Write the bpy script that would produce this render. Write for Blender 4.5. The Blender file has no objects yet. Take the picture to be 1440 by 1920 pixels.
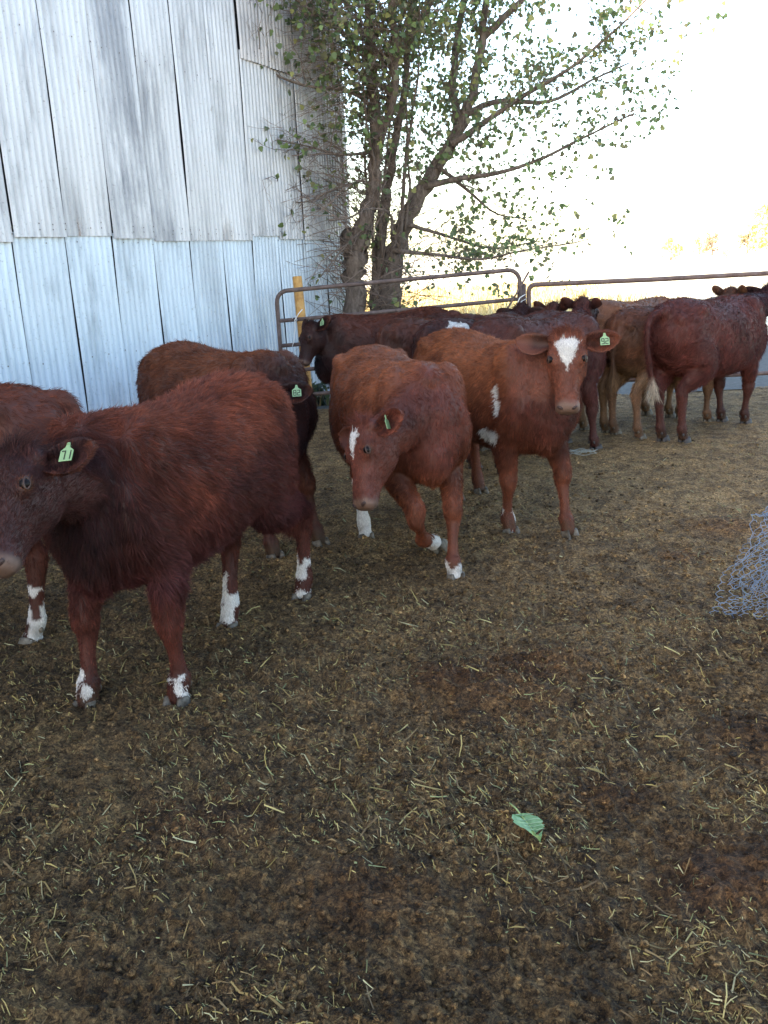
import bpy, bmesh, math, random
import numpy as np
from mathutils import Vector, Matrix
from mathutils.bvhtree import BVHTree
random.seed(7); RNG = np.random.default_rng(11)
SC = bpy.context.scene; COL = SC.collection
R = math.radians
# ------------------------------------------------------------------ camera
FPX, CH, PITCH, ROLL = 1743.0, 1.55, R(15.25), R(2.9)
def camera_axes():
    r0 = Vector((1,0,0)); u0 = Vector((0, math.sin(PITCH), math.cos(PITCH))); f = Vector((0, math.cos(PITCH), -math.sin(PITCH)))
    return math.cos(ROLL)*r0-math.sin(ROLL)*u0, math.cos(ROLL)*u0+math.sin(ROLL)*r0, f
CR, CU, CF = camera_axes()
cd = bpy.data.cameras.new('camera'); cam = bpy.data.objects.new('camera', cd); COL.objects.link(cam)
cd.sensor_fit = 'VERTICAL'; cd.sensor_height = 24; cd.lens = 24*FPX/1920; cd.clip_start = .05; cd.clip_end = 2000
M = Matrix(((CR.x,CU.x,-CF.x,0),(CR.y,CU.y,-CF.y,0),(CR.z,CU.z,-CF.z,CH),(0,0,0,1))); cam.matrix_world = M
SC.camera = cam
def P(px, py, Y):          # a place in the yard: where the sight line through a photo pixel reaches depth Y
    d = (px-720)/FPX*CR-(py-960)/FPX*CU+CF
    return Vector((0,0,CH))+d*(Y/d.y)
# ------------------------------------------------------------------ light
SUN_TO = Vector((-.75,-.66,0)).normalized(); ELEV = R(21)
w = bpy.data.worlds.new('World'); SC.world = w; w.use_nodes = True
nt = w.node_tree; bg = nt.nodes['Background']; sky = nt.nodes.new('ShaderNodeTexSky')
sky.sky_type = 'NISHITA'; sky.sun_disc = False; sky.sun_elevation = ELEV
sky.sun_rotation = math.atan2(SUN_TO.x, SUN_TO.y) % (2*math.pi)
sky.air_density = 1.0; sky.dust_density = 1.2; sky.ozone_density = .2
nt.links.new(sky.outputs[0], bg.inputs[0]); bg.inputs[1].default_value = .15
sl = bpy.data.lights.new('sun', 'SUN'); sl.energy = 5.0; sl.angle = R(.5); sl.color = (1,.86,.66)
so = bpy.data.objects.new('sun', sl); COL.objects.link(so)
sd = Vector((SUN_TO.x*math.cos(ELEV), SUN_TO.y*math.cos(ELEV), math.sin(ELEV)))
so.rotation_euler = sd.to_track_quat('Z','Y').to_euler(); so.location = sd*40
SC.view_settings.view_transform = 'Standard'; SC.view_settings.look = 'None'
SC.view_settings.exposure = 2.6; SC.view_settings.gamma = 1
SC.cycles.max_bounces = 5; SC.cycles.diffuse_bounces = 3; SC.cycles.transparent_max_bounces = 4
try: SC.cycles_curves.shape = 'RIBBONS'
except Exception: pass

# ------------------------------------------------------------------ helpers
def mat(name, col, rough=.7, metal=0., spec=.3, **k):
    m = bpy.data.materials.new(name); m.use_nodes = True; b = m.node_tree.nodes['Principled BSDF']
    b.inputs['Base Color'].default_value = (*col,1); b.inputs['Roughness'].default_value = rough
    b.inputs['Metallic'].default_value = metal; b.inputs['Specular IOR Level'].default_value = spec
    return m
def N(m, t, **k):
    n = m.node_tree.nodes.new(t)
    for a, v in k.items(): setattr(n, a, v)
    return n
def L(m, a, b): m.node_tree.links.new(a, b)
def bsdf(m): return m.node_tree.nodes['Principled BSDF']
def noise_ramp(m, vec, scale, stops, detail=4, rough=.6, dist=0.):
    n = N(m,'ShaderNodeTexNoise'); n.inputs['Scale'].default_value = scale; n.inputs['Detail'].default_value = detail
    n.inputs['Roughness'].default_value = rough; n.inputs['Distortion'].default_value = dist
    if vec is not None: L(m, vec, n.inputs['Vector'])
    r = N(m,'ShaderNodeValToRGB'); e = r.color_ramp.elements
    while len(e) < len(stops): e.new(.5)
    for i,(p,c) in enumerate(stops): e[i].position = p; e[i].color = (*c,1) if len(c)==3 else c
    L(m, n.outputs[0], r.inputs[0]); return n, r
def mix(m, a, b, fac, mode='MIX'):
    x = N(m,'ShaderNodeMix', data_type='RGBA', blend_type=mode)
    for s, v in ((x.inputs[0],fac),(x.inputs[6],a),(x.inputs[7],b)):
        if isinstance(v,(int,float)): s.default_value = v
        elif isinstance(v,tuple): s.default_value = (*v,1)
        else: L(m, v, s)
    return x.outputs[2]
def bump(m, h, strength, dist):
    b = N(m,'ShaderNodeBump'); b.inputs['Strength'].default_value = strength; b.inputs['Distance'].default_value = dist
    L(m, h, b.inputs['Height']); L(m, b.outputs[0], bsdf(m).inputs['Normal'])
def link(o, parent=None):
    COL.objects.link(o)
    if parent: o.parent = parent
    return o
def meshobj(name, V, F, m, parent=None, smooth=False):
    me = bpy.data.meshes.new(name); me.from_pydata([tuple(v) for v in V], [], F)
    for x in (m if isinstance(m,(list,tuple)) else [m]): me.materials.append(x)
    if smooth: me.polygons.foreach_set('use_smooth',[True]*len(me.polygons))
    me.update(); return link(bpy.data.objects.new(name, me), parent)
def npmesh(name, V, F, m, parent=None, smooth=False):      # V (n,3), F (k,4|3) arrays
    V = np.asarray(V,np.float32); F = np.asarray(F,np.int32); k = F.shape[1]
    me = bpy.data.meshes.new(name); me.vertices.add(len(V)); me.vertices.foreach_set('co', V.ravel())
    me.loops.add(F.size); me.loops.foreach_set('vertex_index', F.ravel())
    me.polygons.add(len(F)); me.polygons.foreach_set('loop_start', np.arange(len(F),dtype=np.int32)*k)
    if smooth: me.polygons.foreach_set('use_smooth', np.ones(len(F),bool))
    for x in (m if isinstance(m,(list,tuple)) else [m]): me.materials.append(x)
    me.update(calc_edges=True); me.validate()
    return link(bpy.data.objects.new(name, me), parent)
def tag(o, label=None, cat=None, group=None, kind=None):
    if label: o['label'] = label
    if cat: o['category'] = cat
    if group: o['group'] = group
    if kind: o['kind'] = kind
    return o
def empty(name, loc, rz=0):
    o = bpy.data.objects.new(name, None); o.location = loc; o.rotation_euler.z = rz; o.empty_display_size = .1
    COL.objects.link(o); return o
def vcol(me, name, arr):
    a = me.attributes.new(name,'FLOAT_COLOR','POINT'); arr = np.asarray(arr,np.float32)
    if arr.shape[1]==3: arr = np.hstack([arr, np.ones((len(arr),1),np.float32)])
    a.data.foreach_set('color', arr.ravel())
class MB:
    def __init__(s): s.V=[]; s.F=[]
    def add(s, V, F): n=len(s.V); s.V+= [tuple(v) for v in V]; s.F += [tuple(i+n for i in f) for f in F]
    def tube(s, pts, rad, n=6, cap=True, closed=False):
        pts=[Vector(p) for p in pts]; k=len(pts)
        if not hasattr(rad,'__len__'): rad=[rad]*k
        V=[]; F=[]; a=None
        for i,p in enumerate(pts):
            q0 = pts[i-1] if (i>0 or closed) else p; q1 = pts[(i+1)%k] if (i<k-1 or closed) else p
            t=(q1-q0).normalized()
            if a is None: a = t.orthogonal().normalized()
            a = (a-t*a.dot(t)).normalized(); b=t.cross(a)
            for j in range(n):
                c=2*math.pi*j/n; V.append(p+(a*math.cos(c)+b*math.sin(c))*rad[i])
        m = k if closed else k-1
        for i in range(m):
            for j in range(n):
                i2=(i+1)%k; F.append((i*n+j, i*n+(j+1)%n, i2*n+(j+1)%n, i2*n+j))
        if cap and not closed: F.append(tuple(range(n))[::-1]); F.append(tuple((k-1)*n+j for j in range(n)))
        s.add(V,F)
    def box(s, c, d, M3=None):
        V=[Vector((x*d[0]/2,y*d[1]/2,z*d[2]/2)) for x in(-1,1) for y in(-1,1) for z in(-1,1)]
        if M3: V=[M3@v for v in V]
        s.add([Vector(c)+v for v in V],[(0,1,3,2),(4,6,7,5),(0,4,5,1),(2,3,7,6),(0,2,6,4),(1,5,7,3)])
    def loft(s, C, A, B, sa, sb, n=20, pw=1.0):
        # C centres, A/B axis vectors per ring, sa: radius along A (or (plus,minus)), sb along B
        V=[]; F=[]; k=len(C)
        for i in range(k):
            for j in range(n):
                c=2*math.pi*j/n; ca,sn=math.cos(c),math.sin(c)
                ra = sa[i] if not isinstance(sa[i],tuple) else (sa[i][0] if sn>0 else sa[i][1])
                x=math.copysign(abs(ca)**pw,ca); y=math.copysign(abs(sn)**pw,sn)
                V.append(C[i]+A[i]*(y*ra)+B[i]*(x*sb[i]))
        for i in range(k-1):
            for j in range(n): F.append((i*n+j, i*n+(j+1)%n,(i+1)*n+(j+1)%n,(i+1)*n+j))
        F.append(tuple(range(n))[::-1]); F.append(tuple((k-1)*n+j for j in range(n)))
        s.add(V,F)
    def ell(s, c, r, M3=None, n=14):
        V=[];F=[];m=n//2
        for i in range(m+1):
            t=math.pi*i/m
            for j in range(n):
                p=2*math.pi*j/n; v=Vector((r[0]*math.sin(t)*math.cos(p), r[1]*math.sin(t)*math.sin(p), r[2]*math.cos(t)))
                if i in(0,m): v=v+Vector((1e-5*math.cos(p),1e-5*math.sin(p),0))
                V.append(Vector(c)+((M3@v) if M3 else v))
        for i in range(m):
            for j in range(n): F.append((i*n+j,(i+1)*n+j,(i+1)*n+(j+1)%n,i*n+(j+1)%n))
        s.add(V,F)
    def build(s, name, m, parent=None, smooth=True): return meshobj(name, s.V, s.F, m, parent, smooth)
def spline(vals, xs, q):    # smooth interpolation of table columns at q
    xs=np.asarray(xs,float); v=np.asarray(vals,float); q=np.asarray(q,float)
    d=np.gradient(v,xs); i=np.clip(np.searchsorted(xs,q)-1,0,len(xs)-2); h=xs[i+1]-xs[i]; t=(q-xs[i])/h
    return (2*t**3-3*t**2+1)*v[i]+(t**3-2*t**2+t)*h*d[i]+(-2*t**3+3*t**2)*v[i+1]+(t**3-t**2)*h*d[i+1]
def crom(pts, per=4):       # Catmull-Rom through vectors, any dimension
    p=np.asarray(pts,float); n=len(p); e=np.vstack([2*p[0]-p[1],p,2*p[-1]-p[-2]]); out=[]
    for i in range(n-1):
        a,b,c,d=e[i:i+4]
        for k in range(per):
            t=k/per; out.append(.5*((2*b)+(-a+c)*t+(2*a-5*b+4*c-d)*t*t+(-a+3*b-3*c+d)*t**3))
    out.append(p[-1]); return np.array(out)
_T = RNG.random((64,64,64)).astype(np.float32)
def vn3(p):                 # value noise 0..1, periodic 64
    p=np.asarray(p,float); i=np.floor(p).astype(int); f=p-i; f=f*f*(3-2*f); i&=63; j=(i+1)&63
    x,y,z=f[:,0],f[:,1],f[:,2]
    c=lambda a,b,d:_T[a,b,d]
    x0=c(i[:,0],i[:,1],i[:,2])*(1-x)+c(j[:,0],i[:,1],i[:,2])*x; x1=c(i[:,0],j[:,1],i[:,2])*(1-x)+c(j[:,0],j[:,1],i[:,2])*x
    x2=c(i[:,0],i[:,1],j[:,2])*(1-x)+c(j[:,0],i[:,1],j[:,2])*x; x3=c(i[:,0],j[:,1],j[:,2])*(1-x)+c(j[:,0],j[:,1],j[:,2])*x
    return (x0*(1-y)+x1*y)*(1-z)+(x2*(1-y)+x3*y)*z
def fbm3(p, o=3):
    s=0;a=1;t=0
    for k in range(o): s=s+a*vn3(np.asarray(p)*2**k+k*17.3); t+=a; a*=.5
    return s/t

# ------------------------------------------------------------------ ground
PATS = [(.36,3.02,.30,.04),(.58,3.22,.20,.03),(.20,3.16,.14,.02),(-.1,1.95,.18,.02),(.85,2.0,.22,.02),(1.75,3.3,.3,.04),(1.9,4.9,.25,.03),(1.5,4.45,.14,.02),(.62,2.35,.12,.018),(-.55,2.3,.2,.015),(1.15,2.6,.2,.02),(.75,1.9,.16,.02)]
def hgt(x, y):
    x=np.asarray(x,float); y=np.asarray(y,float); z=np.zeros_like(x)
    p=lambda s,o:np.stack([x*s+o,y*s+o*1.7,z+o*.37],-1)
    big=fbm3(p(1.1,3),3)*.030
    far=np.clip((y-3.2)/4+np.clip(x-.6,0,1.5)*.35,0,1)          # trampled smoother ground farther out
    m=fbm3(p(7,9),2); c=1-np.abs(2*fbm3(p(16,5),2)-1); c2=1-np.abs(2*vn3(p(38,1))-1); c3=vn3(p(85,7))
    h=big+(.034*(m-.3)+.024*(c**2)+.018*c2+.011*c3)*(1-.55*far)
    for (a,b,r,q) in PATS:
        d=np.hypot(x-a,(y-b)*1.2)/r; h=h+np.where(d<1.2,q*np.exp(-2.2*d*d)*(.4+1.1*fbm3(p(22,2),2)),0)
    return h-.012
def ground_material():
    m = mat('manure_dirt',(.05,.03,.018),.9,spec=.25); g = N(m,'ShaderNodeNewGeometry'); vec = g.outputs['Position']
    _,a = noise_ramp(m,vec,72,[(.35,(.006,.0045,.0025)),(.445,(.030,.021,.0105)),(.52,(.078,.056,.028)),(.59,(.15,.112,.058)),(.68,(.25,.20,.11))],8,.78,.9)
    _,b = noise_ramp(m,vec,9,[(.38,(.45,.40,.37)),(.58,(1.3,1.25,1.2))],5,.65)
    _,c = noise_ramp(m,vec,1.3,[(.35,(.8,.74,.7)),(.7,(1.3,1.25,1.2))],3,.6)
    x = mix(m,mix(m,a.outputs[0],b.outputs[0],.85,'MULTIPLY'),c.outputs[0],.8,'MULTIPLY')
    _,d = noise_ramp(m,vec,260,[(.55,(0,0,0)),(.72,(1,1,1))],2,.7)
    x = mix(m,x,(.15,.105,.045),d.outputs[0])                       # chaff ground into the dirt
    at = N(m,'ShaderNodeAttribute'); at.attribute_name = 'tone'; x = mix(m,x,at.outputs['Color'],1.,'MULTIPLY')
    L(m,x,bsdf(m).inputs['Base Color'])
    n2 = N(m,'ShaderNodeTexNoise'); n2.inputs['Scale'].default_value = 130; n2.inputs['Detail'].default_value = 6; n2.inputs['Roughness'].default_value=.7; L(m,vec,n2.inputs['Vector'])
    bump(m,n2.outputs[0],1.,.02); return m
MG = ground_material()
def tone(x,y,h):
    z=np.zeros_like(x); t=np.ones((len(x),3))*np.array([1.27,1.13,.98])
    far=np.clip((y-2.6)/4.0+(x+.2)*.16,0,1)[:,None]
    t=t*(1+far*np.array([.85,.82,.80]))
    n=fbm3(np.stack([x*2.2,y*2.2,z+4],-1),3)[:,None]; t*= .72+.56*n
    for (a,b,r,q) in PATS:
        d=np.hypot(x-a,(y-b)*1.2)/r; k=np.clip(1.25-d,0,1)[:,None]**.7*.55; t=t*(1-k)+t*np.array([.62,.42,.34])*k
    return t
def build_ground():
    na,nr=1080,740
    ang=np.linspace(-R(60),R(60),na); ys=.95*np.exp(np.linspace(0,math.log(9.95/.95),nr))
    Y=np.repeat(ys,na); X=Y*np.tan(np.tile(ang,nr)); Z=hgt(X,Y)
    i=np.arange(nr-1)[:,None]*na+np.arange(na-1)[None]; i=i.ravel()
    F=np.stack([i,i+1,i+na+1,i+na],-1)
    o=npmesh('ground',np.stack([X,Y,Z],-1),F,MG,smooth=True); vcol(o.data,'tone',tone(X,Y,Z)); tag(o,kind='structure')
    def sheet(name,x0,x1,y0,y1,z,m,n=40,amp=0.,t=(1,1,1)):
        gx,gy=np.meshgrid(np.linspace(x0,x1,n),np.linspace(y0,y1,n)); x=gx.ravel(); y=gy.ravel()
        q=np.arange(n-1)[:,None]*n+np.arange(n-1)[None]; q=q.ravel()
        o=npmesh(name,np.stack([x,y,z+amp*fbm3(np.stack([x*.5,y*.5,x*0],-1),2)],-1),np.stack([q,q+1,q+n+1,q+n],-1),m,smooth=True)
        if m is MG: vcol(o.data,'tone',np.tile(t,(len(x),1)))
        return tag(o,kind='structure')
    sheet('yard_ground',-14,14,-8,10.2,-.022,MG,60,.01,(1.3,1.27,1.2))
    mg = mat('gravel',(.2,.2,.2),.9); v=N(mg,'ShaderNodeNewGeometry').outputs['Position']
    _,a=noise_ramp(mg,v,26,[(.3,(.03,.03,.03)),(.6,(.08,.078,.076)),(.8,(.16,.155,.15))],6,.75); L(mg,a.outputs[0],bsdf(mg).inputs['Base Color']); bump(mg,a.outputs[0],.6,.02)
    sheet('gravel_path',-14,26,9.85,15.5,.012,mg,50,.012)
    mf = mat('dry_field',(.5,.4,.22),.9,spec=.1); v=N(mf,'ShaderNodeNewGeometry').outputs['Position']
    _,a=noise_ramp(mf,v,3.0,[(.3,(.52,.44,.29)),(.55,(.68,.61,.46)),(.75,(.76,.71,.60))],8,.7); L(mf,a.outputs[0],bsdf(mf).inputs['Base Color'])
    sheet('field',-700,700,-60,1100,-.06,mf,60)
build_ground()

def scatter_straw():
    V=[];F=[];C=[]
    def blade(x,y,ln,wd,a,col,lift,bend):
        n0=len(V); dx,dy=math.cos(a),math.sin(a); k=3 if ln>.02 else 2
        for i in range(k):
            t=i/(k-1)-.5; b=bend*(t*t-.25)
            cx=x+dx*ln*t-dy*b; cy=y+dy*ln*t+dx*b; V.append([cx-dy*wd/2,cy+dx*wd/2,lift*(t+.5)]); V.append([cx+dy*wd/2,cy-dx*wd/2,lift*(t+.5)+.001])
            C.append(col); C.append(col)
        for i in range(k-1): F.append((n0+2*i,n0+2*i+1,n0+2*i+3,n0+2*i+2))
    cols=[(.33,.25,.08),(.28,.21,.06),(.40,.32,.12),(.24,.165,.055),(.16,.11,.05),(.24,.25,.10),(.38,.33,.17),(.16,.10,.04),(.20,.13,.05)]
    def many(n,l0,l1,w0,w1,up):
        k=0
        while k<n:
            y=1.2*math.exp(random.random()**.8*math.log(9.0/1.2)); x=(random.random()*2-1)*y*.75
            d=float(vn3(np.array([[x*3.1,y*3.1,7.]]))[0])
            if random.random()>(d-.22)*2.1+.04: continue
            k+=1; c=random.choice(cols); f=random.uniform(.4,1.05); ln=random.uniform(l0,l1)*random.uniform(.5,1)
            if y>4: ln*=.8
            blade(x,y,ln,random.uniform(w0,w1)*(1+.12*y),random.random()*math.pi,tuple(q*f for q in c),random.uniform(-.2,1)*up,random.uniform(-.3,.3)*ln)
    many(30000,.005,.018,.0008,.0017,.004)
    many(8500,.018,.05,.0010,.0021,.010)
    many(800,.05,.12,.002,.0034,.020)
    V=np.array(V); V[:,2]+=hgt(V[:,0],V[:,1])+.003
    F4=np.array(F)
    m=mat('straw_material',(.4,.32,.14),.65,spec=.35); a=N(m,'ShaderNodeAttribute'); a.attribute_name='tint'; L(m,a.outputs['Color'],bsdf(m).inputs['Base Color'])
    o=npmesh('straw',V,F4,m); vcol(o.data,'tint',np.array(C)); tag(o,'loose straw and chaff strewn over the brown yard ground','straw',kind='stuff')
scatter_straw()

def scatter_clods():
    bm=bmesh.new(); bmesh.ops.create_icosphere(bm,subdivisions=1,radius=1); bv=np.array([v.co[:] for v in bm.verts]); bf=np.array([[v.index for v in f.verts] for f in bm.faces]); bm.free()
    n=85000; t=RNG.random(n)**.85; y=1.15*np.exp(t*math.log(7.5/1.15)); x=(RNG.random(n)*2-1)*y*.72
    d=fbm3(np.stack([x*2.5,y*2.5,x*0+3],-1),2); keep=RNG.random(n)<(d*1.9-.3)*np.clip(1.5-(y-2)*.2-.15*np.clip(x,0,9),.15,1); x,y=x[keep],y[keep]; n=len(x)
    r=(.0018+.0085*RNG.random(n)**3.5)*(1+.04*y)
    a=RNG.random(n)*6.28; sc=np.stack([.7+.7*RNG.random(n),.6+.6*RNG.random(n),.4+.4*RNG.random(n)],-1)
    jit=1+.38*(RNG.random((n,len(bv),1))-.5)*2
    v=bv[None]*jit*(sc*r[:,None])[:,None]; ca,sa=np.cos(a)[:,None],np.sin(a)[:,None]
    vx=v[...,0]*ca-v[...,1]*sa+x[:,None]; vy=v[...,0]*sa+v[...,1]*ca+y[:,None]; vz=v[...,2]+(hgt(x,y)+r*.25)[:,None]
    V=np.stack([vx,vy,vz],-1).reshape(-1,3); F=(bf[None]+(np.arange(n)*len(bv))[:,None,None]).reshape(-1,3)
    o=npmesh('clods',V,F,MG,smooth=True)
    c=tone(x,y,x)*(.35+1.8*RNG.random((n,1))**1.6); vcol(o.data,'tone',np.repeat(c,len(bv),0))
    tag(o,'crumbled clods of dark manure and dirt on the yard ground','clods',kind='stuff')
scatter_clods()

# ------------------------------------------------------------------ barn
CORNER = Vector((-.300,11.34,0)); WD = Vector((-.41932,-.90784,0)); WN = Vector((.90784,-.41932,0))   # along the wall towards the camera; outward
EAVE = 6.5
def sheet_metal(name, base, warm, dark=.5):
    m = mat(name,base,.42,.35,.5); tc=N(m,'ShaderNodeTexCoord'); oi=N(m,'ShaderNodeObjectInfo')
    ad=N(m,'ShaderNodeVectorMath',operation='ADD'); ml=N(m,'ShaderNodeVectorMath',operation='MULTIPLY'); L(m,tc.outputs['Object'],ad.inputs[0])
    cb=N(m,'ShaderNodeVectorMath',operation='SCALE'); cb.inputs[0].default_value=(37,53,29); L(m,oi.outputs['Random'],cb.inputs['Scale']); L(m,cb.outputs[0],ad.inputs[1])
    L(m,ad.outputs[0],ml.inputs[0]); ml.inputs[1].default_value=(1,1,.28); v=ml.outputs[0]
    _,a=noise_ramp(m,v,3.2,[(.30,tuple(c*.62 for c in base)),(.46,base),(.62,tuple(min(1,c*1.12) for c in base)),(.8,warm)],6,.62,.3)
    _,s=noise_ramp(m,v,1.7,[(.52,(0,0,0)),(.70,(1,1,1))],7,.7,.5)
    fac=N(m,'ShaderNodeMath',operation='MULTIPLY'); L(m,s.outputs[0],fac.inputs[0]); fac.inputs[1].default_value=dark
    x=mix(m,a.outputs[0],(.17,.175,.20),fac.outputs[0])
    _,q=noise_ramp(m,ad.outputs[0],45,[(.60,(1,1,1)),(.78,(.45,.42,.4))],3,.6); x=mix(m,x,q.outputs[0],.75,'MULTIPLY'); _,ru=noise_ramp(m,v,5.5,[(.63,(0,0,0)),(.72,(.6,.6,.6))],8,.75,.8); x=mix(m,x,(.20,.115,.075),ru.outputs[0])
    L(m,x,bsdf(m).inputs['Base Color']); rr=N(m,'ShaderNodeMapRange'); L(m,a.outputs[0],rr.inputs[0]); rr.inputs[3].default_value=.62; rr.inputs[4].default_value=.38; L(m,rr.outputs[0],bsdf(m).inputs['Roughness'])
    return m
MS1 = sheet_metal('galvanised_cool',(.45,.51,.585),(.51,.54,.57),.40)
MS2 = sheet_metal('galvanised_weathered',(.46,.455,.475),(.42,.365,.335),.95)
MS3 = sheet_metal('galvanised_brown',(.44,.41,.41),(.38,.33,.31),.6)
MDK = mat('dark_interior',(.02,.02,.022),.9); MNAIL = mat('nail_head',(.12,.10,.09),.6,.4)
SHW,PITCHW = .515,.5125
def sheet_mesh(H, seed, rows=18):
    rg=np.random.default_rng(seed); nc=8*10+1; u=np.linspace(0,PITCHW,nc); zs=np.linspace(0,H,rows+1)
    V=[];F=[]
    ph=rg.random()*6; lip=.006+rg.random()*.009
    for j,z in enumerate(zs):
        wob=.004*math.sin(z*1.7+ph)+.003*math.sin(z*4.1+ph*2)
        for k,uu in enumerate(u):
            fr=(uu/(PITCHW/8))%1.0; o=.004*math.sin(math.pi*fr)-.012*math.exp(-((min(fr,1-fr))/.15)**2)+wob
            e=max(0,(uu/PITCHW-.9)/.1); o+=e*lip*(.6+.5*math.sin(z*2.3+ph))
            b=max(0,1-z/.12); o+=b*.004*math.sin(uu*17+ph)
            V.append((uu+.0035*math.sin(z*2.1+ph),o,z+(rg.random()*.004-.002 if j==0 else 0)))
    for j in range(rows):
        for k in range(nc-1): a=j*nc+k; F.append((a,a+1,a+nc+1,a+nc))
    mi=[0]*len(F)
    for zz in (.05,.09,H*.5,H-.08):                       # nail heads
        for q in range(0,8,2 if zz<.2 else 3):
            if rg.random()<.2: continue
            cx=(q+.02+rg.random()*.3)*PITCHW/8+.01; cz=zz+rg.random()*.02-.01; n0=len(V)
            for t in range(6): V.append((cx+.0062*math.cos(t*1.047),.0135,cz+.0062*math.sin(t*1.047)))
            F.append(tuple(range(n0,n0+6))); mi.append(1)
    me=bpy.data.meshes.new('metal_sheet'); me.from_pydata(V,[],F); me.materials.append(MS1); me.materials.append(MNAIL)
    me.polygons.foreach_set('material_index',mi); me.polygons.foreach_set('use_smooth',[True]*len(F)); me.update(); return me
def build_barn():
    b=empty('barn',CORNER); tag(b,'old barn clad in weathered corrugated sheet metal, left of the tree','barn')
    rz=math.atan2(WD.y,WD.x)
    rows={}
    def variants(H,mt,k=4):
        out=[]
        for s in range(k):
            me=sheet_mesh(H,s*7+int(H*100)); me.materials[0]=mt; out.append(me)
        return out
    low=variants(1.83,MS1); mid=variants(2.75,MS2,5); midc=variants(1.66,MS2,3); top=variants(2.2,MS2,3); topc=variants(3.1,MS3,3)
    def put(me,t,z,off,lean=0):
        o=bpy.data.objects.new('metal_sheet',me); link(o,b)
        o.location=(WD*(t)+WN*off); o.location.z=z
        # local x runs towards the camera along the wall; local -y must be outward
        o.rotation_euler=(0,0,rz) if True else None
        o.rotation_euler=(0,lean,rz); return o
    # rotation: x->WD, y->z cross WD ; -y is outward when (z x WD) = -WN
    ncol=30
    for i in range(ncol):
        t=i*SHW; ln=random.uniform(-.0016,.0016)
        put(low[i%4],t,.02+random.uniform(-.01,.02),.012+.003*(i%2),ln)
        st=random.choice((-.02,.0,.012,-.01,.02))
        if i<4:
            put(midc[i%3],t+random.uniform(-.004,.004),1.80+st,.034+.003*(i%2),ln*.6)
            put(topc[i%3],t,3.40+random.uniform(-.02,.02),.056+.003*(i%2),ln*.4)
        else:
            put(mid[random.randrange(5)],t+random.uniform(-.004,.004),1.80+st,.034+.003*(i%2),ln)
            put(top[random.randrange(3)],t,4.50+random.uniform(-.03,.03),.056+.003*(i%2),ln*.4)
    LEN=34.; W=9.; RH=2.4
    m=MB(); a=Vector((0,0,0)); c=WD*LEN; bk=-WN*W
    def slab(p,q,z0,z1,th,nrm): # vertical slab from p to q
        V=[p,q,q-nrm*th,p-nrm*th]; V=[Vector((v.x,v.y,z)) for z in(z0,z1) for v in V]
        m.add(V,[(0,3,2,1),(4,5,6,7),(0,1,5,4),(1,2,6,5),(2,3,7,6),(3,0,4,7)])
    slab(a-WN*.02,c-WN*.02,0,EAVE,.08,WN); slab(a-WN*.12,a+bk,0,EAVE,.08,-WD); slab(c-WN*.12,c+bk,0,EAVE,.08,WD); slab(a+bk,c+bk,0,EAVE,.08,-WN)
    m.build('wall',MDK,b,False)
    g=MB(); ov=.22
    for s in (0,1):
        e0=WN*ov if s==0 else bk-WN*ov; r=bk*.5; ze=EAVE+.02-(ov*RH/(W/2)); 
        P0=-WD*ov+e0; P1=c+WD*ov+e0; P2=c+WD*ov+r; P3=-WD*ov+r
        V=[Vector((p.x,p.y,z)) for p,z in((P0,ze),(P1,ze),(P2,EAVE+RH),(P3,EAVE+RH))]; V+= [v+Vector((0,0,.05)) for v in V]
        g.add(V,[(0,3,2,1),(4,5,6,7),(0,1,5,4),(1,2,6,5),(2,3,7,6),(3,0,4,7)])
    g.build('roof',MS2,b,False)
    for e,d in ((a+WD*.0,-WD),(c,WD)):
        ga=MB(); p,q,r=e+WN*0,e+bk,e+bk*.5
        V=[(p.x,p.y,EAVE-.01),(q.x,q.y,EAVE-.01),(r.x,r.y,EAVE+RH-.03)]; V+=[(x-d.x*.08,y-d.y*.08,z) for x,y,z in V]
        ga.add(V,[(0,1,2),(5,4,3),(0,3,4,1),(1,4,5,2),(2,5,3,0)])
        ga.build('gable',MS2,b,False)
    cm=MB(); cm.box(CORNER*0+WN*.03-WD*.03+Vector((0,0,EAVE/2)),(.05,.09,EAVE-.02),Matrix.Rotation(rz+math.pi/2,3,'Z')); cm.build('corner_trim',MS2,b,False)
build_barn()

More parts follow.
